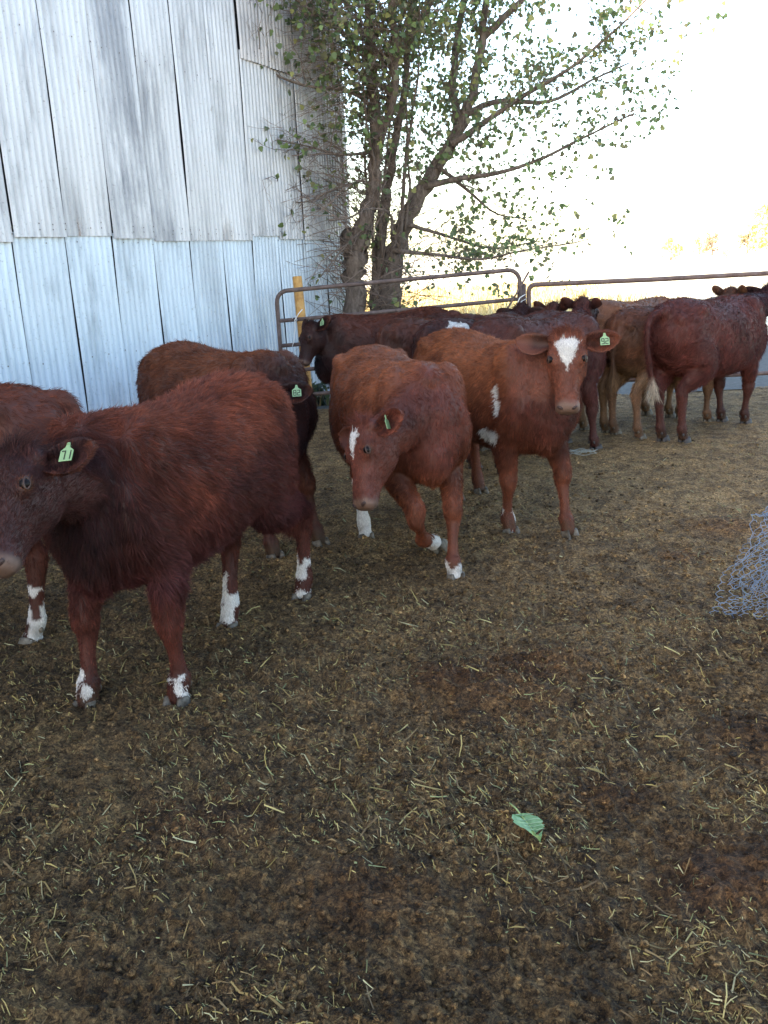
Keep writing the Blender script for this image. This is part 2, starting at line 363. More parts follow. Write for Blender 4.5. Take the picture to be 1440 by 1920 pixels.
# ------------------------------------------------------------------ gate, post, panel
def rust_mat(name,c1,c2,c3):
    m=mat(name,c1,.7,.15,.3); v=N(m,'ShaderNodeTexCoord').outputs['Object']
    _,a=noise_ramp(m,v,9,[(.3,c1),(.5,c2),(.7,c3)],6,.7); L(m,a.outputs[0],bsdf(m).inputs['Base Color']); bump(m,a.outputs[0],.3,.004); return m
MGATE=rust_mat('worn_pipe',(.055,.04,.038),(.10,.07,.062),(.16,.12,.11)); MPOST=rust_mat('rusty_steel',(.07,.045,.04),(.12,.08,.07),(.17,.13,.12))
def build_gate():
    Y=9.25; xl=-.935; xr=1.425; tilt=.095/2.36; W=xr-xl
    g=empty('gate',(xl,Y,0)); tag(g,'worn brown tube gate with rounded corners in front of the tree','gate')
    z=lambda x,h: h+tilt*x
    r=.021; rc=.11
    def arc(cx,cz,a0,a1): return [(cx+rc*math.cos(R(a)),0,cz+rc*math.sin(R(a))) for a in np.linspace(a0,a1,7)]
    pts=[(W,0,z(W,.27))]+[(W,0,z(W,.8))]+arc(W-rc,z(W-rc,1.29)-rc,0,90)+arc(rc,z(rc,1.29)-rc,90,180)+[(0,0,.8)]+[(0,0,.27)]
    f=MB(); f.tube(pts,r,10); f.build('frame',MGATE,g)
    for h in (1.01,.77,.52,.27):
        m=MB(); m.tube([(.0,0,z(0,h)),(W*.3,.003,z(W*.3,h)-.004),(W*.7,-.002,z(W*.7,h)-.004),(W,0,z(W,h))],r*.92,10); m.build('rail',MGATE,g)
    for x in (W*.5,):
        m=MB(); m.box((x,-.024,z(x,.64)),(.03,.006,.74)); m.build('brace',MGATE,g,False)
    p=empty('gate_post',(1.46,9.36,0)); tag(p,'round rusty steel post holding the right end of the gate','post')
    m=MB(); m.tube([(0,0,-.1),(0,0,.6),(.0,0,1.23)],.044,14); m.build('post_shaft',MPOST,p)
    m=MB(); m.tube([(0,0,1.231),(0,0,1.245)],[.046,.030],14); m.build('cap',MPOST,p)
    s=MB(); a,b=P(992,509,9.19)-P(992,509,9.19)*0, P(936,604,9.19); s.tube([a,(a+b)/2+Vector((.005,0,0)),b],.010,7)
    o=s.build('latch_rod',MPOST); tag(o,'thin slanting steel rod wedged across the gate post','rod')
    q=empty('fence_panel',(1.52,9.3,0)); tag(q,'reddish brown pipe fence panel running right from the gate post','fence panel')
    f=MB(); f.tube([(0,0,.26),(0,0,1.10)]+[(.06-.06*math.cos(R(a)),0,1.17+.06*math.sin(R(a))) for a in (0,30,60,90)]+[(1.2,0,1.222),(2.4,0,1.226),(3.9,0,1.224)]+[(3.9+.06*math.sin(R(a)),0,1.165+.06*math.cos(R(a))) for a in (30,60,90)]+[(3.96,0,.26)],.024,10)
    f.build('frame',MPOST,q)
    for h in (.94,.60,.26):
        m=MB(); m.tube([(0,0,h),(2,.0,h-.005),(3.96,0,h)],.022,10); m.build('rail',MPOST,q)
    # bulging orange post by the barn
    mo=mat('yellow_paint',(.50,.27,.05),.6); v=N(mo,'ShaderNodeTexCoord').outputs['Object']
    _,a=noise_ramp(mo,v,14,[(.3,(.22,.11,.04)),(.5,(.38,.20,.055)),(.7,(.46,.28,.10))],6,.7); L(mo,a.outputs[0],bsdf(mo).inputs['Base Color'])
    A=P(557,519,9.55); B=P(578,745,9.55); B=A+(B-A)*(A.z+.1)/(A.z-B.z)
    pb=empty('wooden_post',(B.x,B.y,0)); o0=Vector((B.x,B.y,0))
    m=MB(); m.tube([B-o0,B+(A-B)*.33-o0,B+(A-B)*.66+Vector((.004,0,0))-o0,A-o0,A+(A-B).normalized()*.006-o0],[.052,.05,.049,.048,.040],14); m.build('post_shaft',mo,pb)
    tag(pb,'leaning orange yellow post between the gate and the barn wall','post')
    # strings
    mw=mat('white_twine',(.62,.60,.58),.8)
    s=MB(); s.tube([P(567,580,9.20),P(560,588,9.19),P(553,600,9.18),P(553,620,9.19),P(551,640,9.19),P(548,650,9.2)],.0045,5); s.tube([P(548,597,9.2),P(553,592,9.19),P(557,600,9.2),P(552,606,9.22)],.004,5)
    tag(s.build('gate_string',mw),'white string tied on the left end of the gate','string')
    s=MB(); s.tube([P(985,552,9.26),P(975,558,9.2),P(969,570,9.19),P(968,584,9.22),P(969,600,9.25)],.0045,5); s.tube([P(987,560,9.3),P(978,565,9.2),P(971,574,9.19),P(967,586,9.3)],.0045,5)
    tag(s.build('post_string',mw),'pale string looped round the steel gate post','string')
build_gate()

# ------------------------------------------------------------------ trees
MBARK=mat('bark',(.1,.08,.06),.9,spec=.2)
v=N(MBARK,'ShaderNodeTexCoord').outputs['Object']; mp=N(MBARK,'ShaderNodeMapping'); mp.inputs['Scale'].default_value=(1,1,.25); L(MBARK,v,mp.inputs[0])
_,a=noise_ramp(MBARK,mp.outputs[0],22,[(.3,(.045,.034,.028)),(.5,(.12,.092,.076)),(.72,(.21,.17,.145))],7,.7,.6); L(MBARK,a.outputs[0],bsdf(MBARK).inputs['Base Color']); bump(MBARK,a.outputs[0],1.,.03)
MTWIG=mat('twig_bark',(.15,.11,.09),.8,spec=.25)
def leafmat(name,cols,tr=.35):
    m=mat(name,cols[0],.55,spec=.35); g=N(m,'ShaderNodeAttribute'); g.attribute_name='tint'
    L(m,g.outputs['Color'],bsdf(m).inputs['Base Color'])
    t=N(m,'ShaderNodeBsdfTranslucent'); L(m,g.outputs['Color'],t.inputs[0]); x=N(m,'ShaderNodeMixShader'); x.inputs[0].default_value=tr
    L(m,bsdf(m).outputs[0],x.inputs[1]); L(m,t.outputs[0],x.inputs[2]); L(m,x.outputs[0],m.node_tree.nodes['Material Output'].inputs[0]); return m
MLEAF=leafmat('leaf_surface',[(.07,.11,.03)],.5)
LEAF=np.array([(0,0,0),(-.42,.12,.06),(-.5,.42,.10),(-.30,.62,.05),(-.32,.8,.06),(0,1.08,-.06),(.30,.78,.05),(.28,.60,.06),(.5,.40,.10),(.40,.10,.05),(0,.55,0)],float)
LF=[(0,1,2,10),(10,2,3,4),(10,4,5,5),(10,5,6,6),(10,6,7,8),(10,8,9,0)]
def leaves_mesh(name, pts, size, cols, m, parent, hang=.6):
    n=len(pts); pts=np.array([tuple(p) for p in pts]); sz=size*(.55+.75*RNG.random(n))
    yd=RNG.normal(size=(n,3)); yd[:,2]-=hang*1.6; yd/=np.linalg.norm(yd,axis=1)[:,None]
    q=RNG.normal(size=(n,3)); xd=np.cross(yd,q); xd/=np.linalg.norm(xd,axis=1)[:,None]; zd=np.cross(xd,yd)
    V=pts[:,None]+sz[:,None,None]*(LEAF[None,:,0:1]*xd[:,None]+LEAF[None,:,1:2]*yd[:,None]+LEAF[None,:,2:3]*zd[:,None])
    k=len(LEAF); tri=[]
    for a_,b_,c_,d_ in LF:
        tri.append((a_,b_,c_)); 
        if d_!=c_ and d_!=a_: tri.append((a_,c_,d_))
    tri=np.array(tri); F=(tri[None]+(np.arange(n)*k)[:,None,None]).reshape(-1,3)
    o=npmesh(name,V.reshape(-1,3),F,m,parent); c=np.array(cols)[RNG.integers(0,len(cols),n)]*(.7+.6*RNG.random((n,1))); vcol(o.data,'tint',np.repeat(c,k,0)); return o
def build_tree():
    Y0=10.95; root=empty('tree',P(705,745,Y0)*1); root.location.z=0; o0=root.location.copy()
    tag(root,'sprawling leafy tree with several trunks beside the corner of the metal barn','tree')
    def limb(pix,r0,r1,dy0=0,dy1=0,yb=Y0):
        n=len(pix); k=[P(x,y,yb+dy0+(dy1-dy0)*i/(n-1)) for i,(x,y) in enumerate(pix)]
        c=crom([tuple(p) for p in k],5); rr=[r0+(r1-r0)*(i/(len(c)-1))**.62 for i in range(len(c))]
        c=[Vector(p)+Vector((random.gauss(0,1),random.gauss(0,1),0))*min(.02,rr[i]*.2) for i,p in enumerate(c)]
        return c,rr
    tr=MB(); limbs=[]
    def T(pix,r0,r1,a=0,b=0,yb=Y0,n=12,spawn=1.):
        c,rr=limb(pix,r0,r1,a,b,yb); tr.tube([p-o0 for p in c],rr,n); limbs.append((c,rr,spawn))
    T([(673,770),(670,690),(668,600),(664,520),(668,465),(690,400),(700,330),(704,240),(698,120),(688,0),(680,-150)],.20,.028,0,-.3,spawn=1.5)
    T([(733,770),(731,690),(729,600),(733,520),(745,460),(772,390),(812,322),(852,262),(882,180),(902,80),(925,-120)],.215,.03,0,.3,spawn=1.4)
    T([(705,770),(704,690),(703,600),(708,520),(716,440),(724,370),(738,280),(755,190),(765,80),(775,-120)],.13,.025,.12,.2)
    T([(668,480),(655,455),(650,440)],.15,.09,-.03,-.08,spawn=0)
    T([(700,300),(732,200),(742,110),(735,0),(730,-120)],.06,.03,-.2,-.6)
    T([(845,272),(905,232),(985,178),(1065,130),(1150,60),(1230,-20)],.045,.008,.1,-.5)
    T([(795,350),(860,335),(930,325),(1010,300),(1100,255),(1190,212)],.045,.008,.1,-.3)
    T([(870,215),(935,190),(1030,190),(1110,150),(1180,118)],.045,.008,.2,.9)
    T([(865,240),(850,180),(855,90),(870,0),(880,-80)],.06,.03,.2,.9)
    T([(905,70),(960,20),(1020,-40),(1080,-110)],.05,.02,.3,.2)
    T([(760,420),(830,440),(920,465),(1010,452)],.03,.006,.0,.3)
    T([(738,470),(820,478),(900,486),(980,470),(1080,455)],.03,.005,-.1,-.6)
    T([(820,310),(880,360),(930,400),(985,410)],.03,.006,.1,.5)
    T([(735,440),(730,400),(690,392),(655,408),(617,413)],.018,.010,-.2,-.7,spawn=.4)
    T([(690,420),(640,470),(600,520)],.016,.006,-.2,-.7,spawn=.5)
    T([(700,285),(640,290),(580,275),(520,262)],.022,.006,-.2,-1.0)
    T([(700,200),(650,170),(570,160),(500,130),(450,80)],.025,.006,-.2,-1.2)
    T([(700,120),(640,60),(570,10),(500,-50)],.03,.010,-.3,-1.2)
    T([(690,60),(620,30),(540,-10),(480,-60)],.03,.010,-.2,-.6)
    T([(765,80),(800,20),(830,-60)],.05,.03,.1,.4)
    T([(705,330),(640,350),(560,380),(505,340)],.014,.004,-.2,-.9)
    T([(925,-120),(960,-330),(980,-520)],.03,.01,.3,.5); T([(775,-120),(760,-330),(790,-520)],.025,.01,.2,.2); T([(680,-150),(640,-330),(600,-480)],.028,.01,-.3,-.4)
    for k in range(7):
        x0=random.uniform(660,775); y0=random.uniform(330,520); x=x0; pts=[(x,y0)]; dx=(x0-700)*.10+random.uniform(-14,18)
        for j in range(6): x+=dx+random.gauss(0,6); y0-=random.uniform(60,95); pts.append((x,y0))
        T(pts,random.uniform(.018,.032),.006,random.uniform(-.25,.25),random.uniform(-.8,.8),n=7,spawn=.4)
    tr.build('trunk',MBARK,root)
    tw=MB(); LP=[]
    def twig(p,d,ln,r,depth,leafy):
        n=5 if ln>.5 else 4; pts=[p]; 
        for i in range(n):
            d=(d+Vector((random.gauss(0,.16),random.gauss(0,.16),random.gauss(0,.13)-.02*(1 if ln>.8 else 0)))).normalized(); pts.append(pts[-1]+d*ln/n)
        tw.tube([q-o0 for q in pts],[r*(1-.75*i/n) for i in range(n+1)],3,False)
        for i in range(1,n+1):
            if depth<2 and random.random()<.75:
                a=Vector((random.gauss(0,1),random.gauss(0,1),random.gauss(0,.8))).normalized()
                twig(pts[i],(d*.9+a*.8).normalized(),ln*random.uniform(.35,.6),r*.55,depth+1,leafy)
            if random.random()<leafy*(.09+.08*depth):
                for _ in range(random.choice((1,1,2,3))): LP.append(pts[i]-o0+Vector((random.gauss(0,.05),random.gauss(0,.05),random.gauss(0,.05))))
    for c,rr,sp in limbs:
        if sp==0: continue
        for i in range(2,len(c)):
            seg=(c[i]-c[i-1]).length; cnt=sp*seg*17.0*(1 if rr[i]<.1 else .75)
            for _ in range(int(cnt)+(random.random()<cnt%1)):
                t=random.random(); p=c[i-1].lerp(c[i],t); h=p.z
                ax=(c[i]-c[i-1]).normalized(); a=Vector((random.gauss(0,1),random.gauss(0,.8),random.gauss(.2,.6))).normalized()
                if p.x<-.9: a.x*=.5
                d=(ax*.7+a).normalized()
                if h<1.5: leafy=.10 if p.x<.3 else .5; ln=random.uniform(.3,.9)
                elif h<2.6: leafy=.14 if p.x<.5 else .6; ln=random.uniform(.35,1.0)
                elif h<3.1: leafy=.45 if p.x<.5 else .7; ln=random.uniform(.35,1.0)
                else: leafy=1.0; ln=random.uniform(.4,1.1)
                if p.x<-.55: leafy*=.40; ln*=.8
                if p.x>.8: leafy*=.75; ln*=.62 if h<2.2 else .8
                twig(p,d,ln,random.uniform(.004,.0075),0,leafy)
    # long bare shoots arching over the barn wall and out of the base
    for _ in range(190):
        b=random.choice((0,0,2,4)); c,rr,_s=limbs[b]; i=random.randrange(5,len(c)-8); p=c[i]
        d=Vector((random.uniform(-1,-.15),random.uniform(-.8,.1),random.uniform(.1,1.2))).normalized(); pts=[p]
        for k in range(9): d=(d+Vector((-.03,0,-.10))+Vector((random.gauss(0,.05),random.gauss(0,.05),random.gauss(0,.05)))).normalized(); pts.append(pts[-1]+d*random.uniform(.1,.2))
        tw.tube([q-o0 for q in pts],[.0055*(1-.08*k) for k in range(10)],3,False)
        for q in pts[4:]:
            if random.random()<.13: LP.append(q-o0)
    for _ in range(70):
        p=P(random.uniform(655,770),random.uniform(440,640),Y0-.15); d=Vector((random.uniform(-.8,1.6),random.uniform(-.7,.3),random.uniform(-.2,1))).normalized(); pts=[p]
        for k in range(6): d=(d+Vector((random.gauss(0,.15),random.gauss(0,.1),random.gauss(-.05,.15)))).normalized(); pts.append(pts[-1]+d*random.uniform(.08,.19))
        tw.tube([q-o0 for q in pts],[.006*(1-.1*k) for k in range(7)],3,False)
        for q in pts[3:]:
            if random.random()<.08: LP.append(q-o0)
    tw.build('twig',MTWIG,root,False)
    leaves_mesh('crown',LP,.053,[(.11,.16,.07),(.14,.19,.08),(.18,.25,.09),(.095,.13,.07),(.27,.27,.10),(.16,.155,.085)],MLEAF,root)
    print('leaves',len(LP),'twig verts',len(tw.V))
build_tree()
MFAR=leafmat('autumn_leaf',[(.4,.35,.1)],.3)
def far_tree(px,py,Y,wd,ht,cols,label,n=900,bush=False):
    p=P(px,py,Y); p.z=-.06; r=empty('bush' if bush else 'distant_tree',p); tag(r,label,'bush' if bush else 'tree','bushes and trees far out in the field')
    t=MB(); t.tube([(0,0,-.1),(.05,0,ht*.3),(0,.05,ht*.6),(.1,0,ht*.9)],[.05*ht,.035*ht,.02*ht,.006*ht],7)
    for k in range(7):
        a=random.random()*6.28; z=ht*random.uniform(.2,.6); t.tube([(0,0,z),(math.cos(a)*wd*.25,math.sin(a)*wd*.25,z+ht*.15),(math.cos(a)*wd*.42,math.sin(a)*wd*.42,z+ht*.3)],[.012*ht,.008*ht,.003*ht],5)
    t.build('trunk',MBARK,r)
    pts=[]; cl=[]
    for _ in range(26):
        z=random.uniform(.12,1)**.9; rr=math.sqrt(max(.05,1-(z*1.25-.45)**2))*random.random()**.5; a=random.random()*6.28; cl.append(Vector((math.cos(a)*rr*wd*.45,math.sin(a)*rr*wd*.45,z*ht*.95)))
    for _ in range(n): c=random.choice(cl); pts.append(c+Vector((random.gauss(0,wd*.07),random.gauss(0,wd*.07),random.gauss(0,ht*.055))))
    pts=[q if q.z>.02 else Vector((q.x,q.y,.05)) for q in pts]
    leaves_mesh('crown',pts,.05*ht+.06,cols,MFAR,r,.1)
YEL=[(.66,.62,.26),(.58,.57,.24),(.72,.67,.34),(.4,.42,.18)]; BRN=[(.30,.20,.13),(.36,.25,.17),(.22,.17,.1),(.42,.33,.22)]
far_tree(1258,468,95,2.6,2.2,YEL,'rounded pale yellow bush alone in the bright field')
far_tree(1312,452,120,1.6,2.3,YEL,'slim pale yellow tree just left of the brown bush',500)
far_tree(1336,449,118,2.2,2.6,BRN,'small brown bush between the yellow ones in the far field',600)
far_tree(1363,462,90,1.6,.9,YEL,'low flat yellow bush in the field, nearest the fence rail',350,True)
far_tree(1402,448,112,2.8,2.4,BRN+[(.3,.3,.12)],'grey brown bush against the tall yellow tree',700)
far_tree(1448,448,108,6.0,5.6,YEL,'tall yellow tree cut off by the right edge of the photo',2600)
def grass(name,n,xr,yr,hh,cols,label,zb=-.05,mask=None):
    x=xr[0]+(xr[1]-xr[0])*RNG.random(n); y=yr[0]*np.exp(RNG.random(n)*math.log(yr[1]/yr[0]))
    k=fbm3(np.stack([x*.8,y*.5,x*0],-1),2)>RNG.random(n)*.8
    if mask is not None: k&=mask(x,y)
    x,y=x[k],y[k]; n=len(x); h=hh*(.4+.8*RNG.random(n)); a=RNG.random(n)*3.14; wd=.004+.0006*y
    lx=RNG.normal(0,.35,n)*h; ly=RNG.normal(0,.35,n)*h; dx,dy=np.cos(a)*wd,np.sin(a)*wd; z=np.full(n,zb)
    V=np.stack([np.stack([x-dx,y-dy,z],-1),np.stack([x+dx,y+dy,z],-1),np.stack([x+lx*.4+dx*.7,y+ly*.4+dy*.7,z+h*.6],-1),np.stack([x+lx*.4-dx*.7,y+ly*.4-dy*.7,z+h*.6],-1),np.stack([x+lx,y+ly,z+h],-1)],1)
    b=(np.arange(n)*5)[:,None]; F=np.concatenate([b+[0,1,2],b+[0,2,3],b+[3,2,4]])
    o=npmesh(name,V.reshape(-1,3),F,MFAR); c=np.array(cols)[RNG.integers(0,len(cols),n)]*(.8+.4*RNG.random((n,1))); vcol(o.data,'tint',np.repeat(c,5,0)); tag(o,label,'grass',kind='stuff')
grass('dry_grass',45000,(-1,14),(13.2,42),.42,[(.50,.38,.15),(.58,.46,.22),(.42,.30,.11),(.62,.52,.30)],'dry golden grass of the sunlit field behind the gate',-.05,lambda x,y:RNG.random(len(x))<np.clip(1.25-(x-y*.08)/5,.0,1))
grass('weeds',2600,(-1.3,1.6),(10.15,12.2),.22,[(.10,.11,.04),(.16,.13,.06),(.07,.09,.04),(.2,.16,.09)],'low weeds growing round the foot of the tree behind the gate',0.0,lambda x,y:((x+.3)*.908-(y-11.34)*.419)>.05)
# dark leafy weed clump behind the gate's lower rail
def weed_clump():
    p=P(598,745,10.2); p.z=0; r=empty('weed_plant',p); tag(r,'dark leafy weed at the barn foot, seen under the lowest gate rail','plant')
    t=MB(); pts=[]
    for k in range(16):
        a=random.random()*6.28; d=Vector((math.cos(a)*.5,math.sin(a)*.5,1)).normalized(); q=[Vector((0,0,0))+d*s for s in (0,.08,.17,.26)]; t.tube(q,[.004,.003,.003,.002],4)
        for s in q[1:]:
            for _ in range(3): pts.append(s+Vector((random.gauss(0,.03),random.gauss(0,.03),random.gauss(0,.02))))
    t.build('stem',MTWIG,r); leaves_mesh('foliage',pts,.055,[(.04,.06,.05),(.06,.09,.05)],MLEAF,r,.2)
weed_clump()

# ------------------------------------------------------------------ small things on the ground
def fallen_leaf():
    c=P(986,1588,2.17); z=float(hgt(np.array([c.x]),np.array([c.y]))[0])+.018
    bm=bmesh.new(); half=[(0,0),(.022,.004),(.040,.014),(.052,.030),(.050,.042),(.056,.050),(.050,.062),(.044,.066),(.046,.078),(.034,.086),(.030,.098),(.018,.104),(.012,.116),(0,.124)]
    mid=[bm.verts.new((0,y*1.0,.004*math.sin(y*40))) for x,y in half]; 
    half=[(x*.62,y) for x,y in half]
    for s in (-1,1):
        e=[bm.verts.new((s*x*(.82 if s<0 else 1.0),y+.004*s*math.sin(i*2.1),.010+.10*x*(.6+.5*math.sin(y*55+s)))) for i,(x,y) in enumerate(half)]
        for i in range(len(half)-1):
            if s<0 and i==9: continue                         # torn notch
            q=[mid[i],e[i],e[i+1],mid[i+1]]; bm.faces.new(q if s>0 else q[::-1])
    bmesh.ops.remove_doubles(bm,verts=bm.verts,dist=.0004); me=bpy.data.meshes.new('leaf_blade'); bm.to_mesh(me); bm.free()
    m=mat('pale_leaf',(.19,.30,.14),.6,spec=.3); _,a=noise_ramp(m,N(m,'ShaderNodeTexCoord').outputs['Object'],70,[(.35,(.12,.22,.09)),(.6,(.20,.32,.15))],4,.6); L(m,a.outputs[0],bsdf(m).inputs['Base Color']); me.materials.append(m)
    r=empty('fallen_leaf',(c.x,c.y,z),R(195)); r.rotation_euler=(R(12),R(-6),R(188)); r.location+=Vector((-.005,.035,.006)); r.scale=(1.25,1.25,1.25)
    tag(r,'single pale green leaf lying torn on the dirt in the foreground','leaf')
    link(bpy.data.objects.new('leaf_blade',me),r)
    s=MB(); s.tube([(0,.12,.0),(0,.06,.003),(0,0,.004),(.004,-.03,.010),(.010,-.058,.012)],[.0008,.0014,.0019,.0019,.0016],6); s.build('leaf_stem',mat('leaf_stem',(.30,.38,.14),.5),r)
    v=MB()
    for i in (2,4,6,8,10):
        y=half[i][1]-.012
        for s_ in (-1,1): v.tube([(0,y,.005),(s_*half[i][0]*.45,y+.008,.012),(s_*half[i][0]*.8,y+.016,.014+.06*half[i][0])],[.0010,.0007,.0004],4)
    v.build('vein',mat('leaf_vein',(.33,.44,.28),.5),r)
fallen_leaf()
MWIRE=mat('zinc_wire',(.15,.195,.27),.5,.35,.5)
def curves_obj(name,polys,rad,m,parent=None):
    sizes=[len(p) for p in polys]; c=bpy.data.hair_curves.new(name); c.add_curves(sizes)
    c.position_data.foreach_set('vector',np.concatenate([np.asarray(p,np.float32) for p in polys]).ravel())
    a=c.attributes.new('radius','FLOAT','POINT'); a.data.foreach_set('value',np.full(sum(sizes),rad,np.float32)); c.materials.append(m)
    return link(bpy.data.objects.new(name,c),parent)
def netting():
    c=Vector((1.90,3.62,-.02)); polys=[]
    def crumple(u,v,k):
        # u along the roll (0..1.1 m), v round the roll; k which layer
        a=v*2*math.pi; r=.17+.045*k
        p=np.array([u-.32, math.cos(a)*r*1.15, .20+math.sin(a)*r*1.05])
        q=p[None]*3.2+k*5; d=np.array([vn3(q)[0]-.5,vn3(q+11)[0]-.5,vn3(q+23)[0]-.5])*.30
        q=p[None]*9+k*3; d+=np.array([vn3(q)[0]-.5,vn3(q+7)[0]-.5,vn3(q+19)[0]-.5])*.10
        p=p+d; p[0]+=.09*(1-p[2]/.4)*-1
        return p
    rot=Matrix.Rotation(R(-28),3,'Z')
    for k in range(3):
        s=.024; nu=int(1.15/(s*1.5)); nv=52
        for i in range(nu):
            for j in range(nv):
                u=i*s*1.5; vv=j/nv; dv=1/nv
                A=(u,vv+(.5*dv if i%2 else 0)); B=(u+s*.5,A[1]+.5*dv); C_=(u+s*.5+s*.5,A[1]+.5*dv); D=(u+s*.5,A[1]-.5*dv)
                for (p,q) in ((A,B),(B,C_),(A,D)):
                    P0,P1=crumple(p[0],p[1],k),crumple(q[0],q[1],k); mid=(P0+P1)/2+RNG.normal(0,.0015,3); pl=[rot@Vector(x) for x in (P0,mid,P1)]
                    pl=[x for x in pl]; 
                    if min(x.z for x in pl)<.005: pl=[Vector((x.x,x.y,max(x.z,.006+.01*random.random()))) for x in pl]
                    polys.append([tuple(x) for x in pl])
    for _ in range(60):                                        # loose strands
        u=random.random()*.9; a0=random.random(); polys.append([tuple(rot@Vector(crumple(u+t*random.uniform(-.02,.02),a0+t*.05,random.randrange(3)) + RNG.normal(0,.006,3))) for t in range(6)])
    o=curves_obj('wire_netting',polys,.0012,MWIRE); o.location=c; tag(o,'crumpled roll of blue grey wire netting lying at the right edge','wire netting')
netting()
def twine():
    c=P(1088,856,7.0); c.z=.02; polys=[]
    for k in range(5):
        ph=random.random()*6; a,b=random.uniform(.05,.11),random.uniform(.04,.10); ox,oy=random.gauss(0,.03),random.gauss(0,.04)
        polys.append([(ox+a*1.3*math.cos(t*.5+ph)+.02*math.sin(t*1.7),oy+b*math.sin(t*.5+ph),.012+.02*abs(math.sin(t*.9+ph))) for t in range(11+k)])
    o=curves_obj('baling_twine',polys,.0022,mat('pale_twine',(.22,.22,.19),.8)); o.location=c; tag(o,'pale tangled loops of baling twine on the ground behind the blazed calf','twine')
twine()

# ------------------------------------------------------------------ calves
MFUR=mat('fur',(.12,.04,.02),.55,spec=.10); g=N(MFUR,'ShaderNodeAttribute'); g.attribute_name='tint'; L(MFUR,g.outputs['Color'],bsdf(MFUR).inputs['Base Color'])
MSKIN=mat('hide',(.12,.04,.02),.62,spec=.25); g=N(MSKIN,'ShaderNodeAttribute'); g.attribute_name='tint'; L(MSKIN,g.outputs['Color'],bsdf(MSKIN).inputs['Base Color'])
MEYE=mat('wet_eye',(.005,.003,.003),.3,spec=.12)
MLID=mat('eyelid_skin',(.042,.021,.015),.5); MNOS=mat('nostril_skin',(.03,.016,.014),.6)
MHOOF=mat('horn',(.16,.14,.12),.6,spec=.3); _,a=noise_ramp(MHOOF,N(MHOOF,'ShaderNodeTexCoord').outputs['Object'],30,[(.35,(.035,.026,.017)),(.55,(.095,.080,.062)),(.75,(.15,.132,.108))],4,.6); L(MHOOF,a.outputs[0],bsdf(MHOOF).inputs['Base Color'])
MHOOFD=mat('dark_horn',(.035,.03,.03),.6)
MTAG=mat('tag_plastic',(.19,.30,.15),.45,spec=.4); MINK=mat('tag_ink',(.02,.03,.02),.6)
RED=(.10,.026,.013); ORG=(.17,.050,.020); DRK=(.036,.011,.009); BLK=(.014,.006,.007); TAN=(.16,.080,.040); PUR=(.070,.022,.018); WHT=(.60,.575,.55)
SEG={'0':'abcdef','1':'bc','2':'abged','3':'abgcd','4':'fgbc','5':'afgcd','6':'afgedc','7':'abc','8':'abcdefg','9':'abcdfg'}
SP={'a':((-1,1.7),(1,1.7)),'b':((1,1.7),(1,0)),'c':((1,0),(1,-1.7)),'d':((-1,-1.7),(1,-1.7)),'e':((-1,0),(-1,-1.7)),'f':((-1,1.7),(-1,0)),'g':((-1,0),(1,0))}
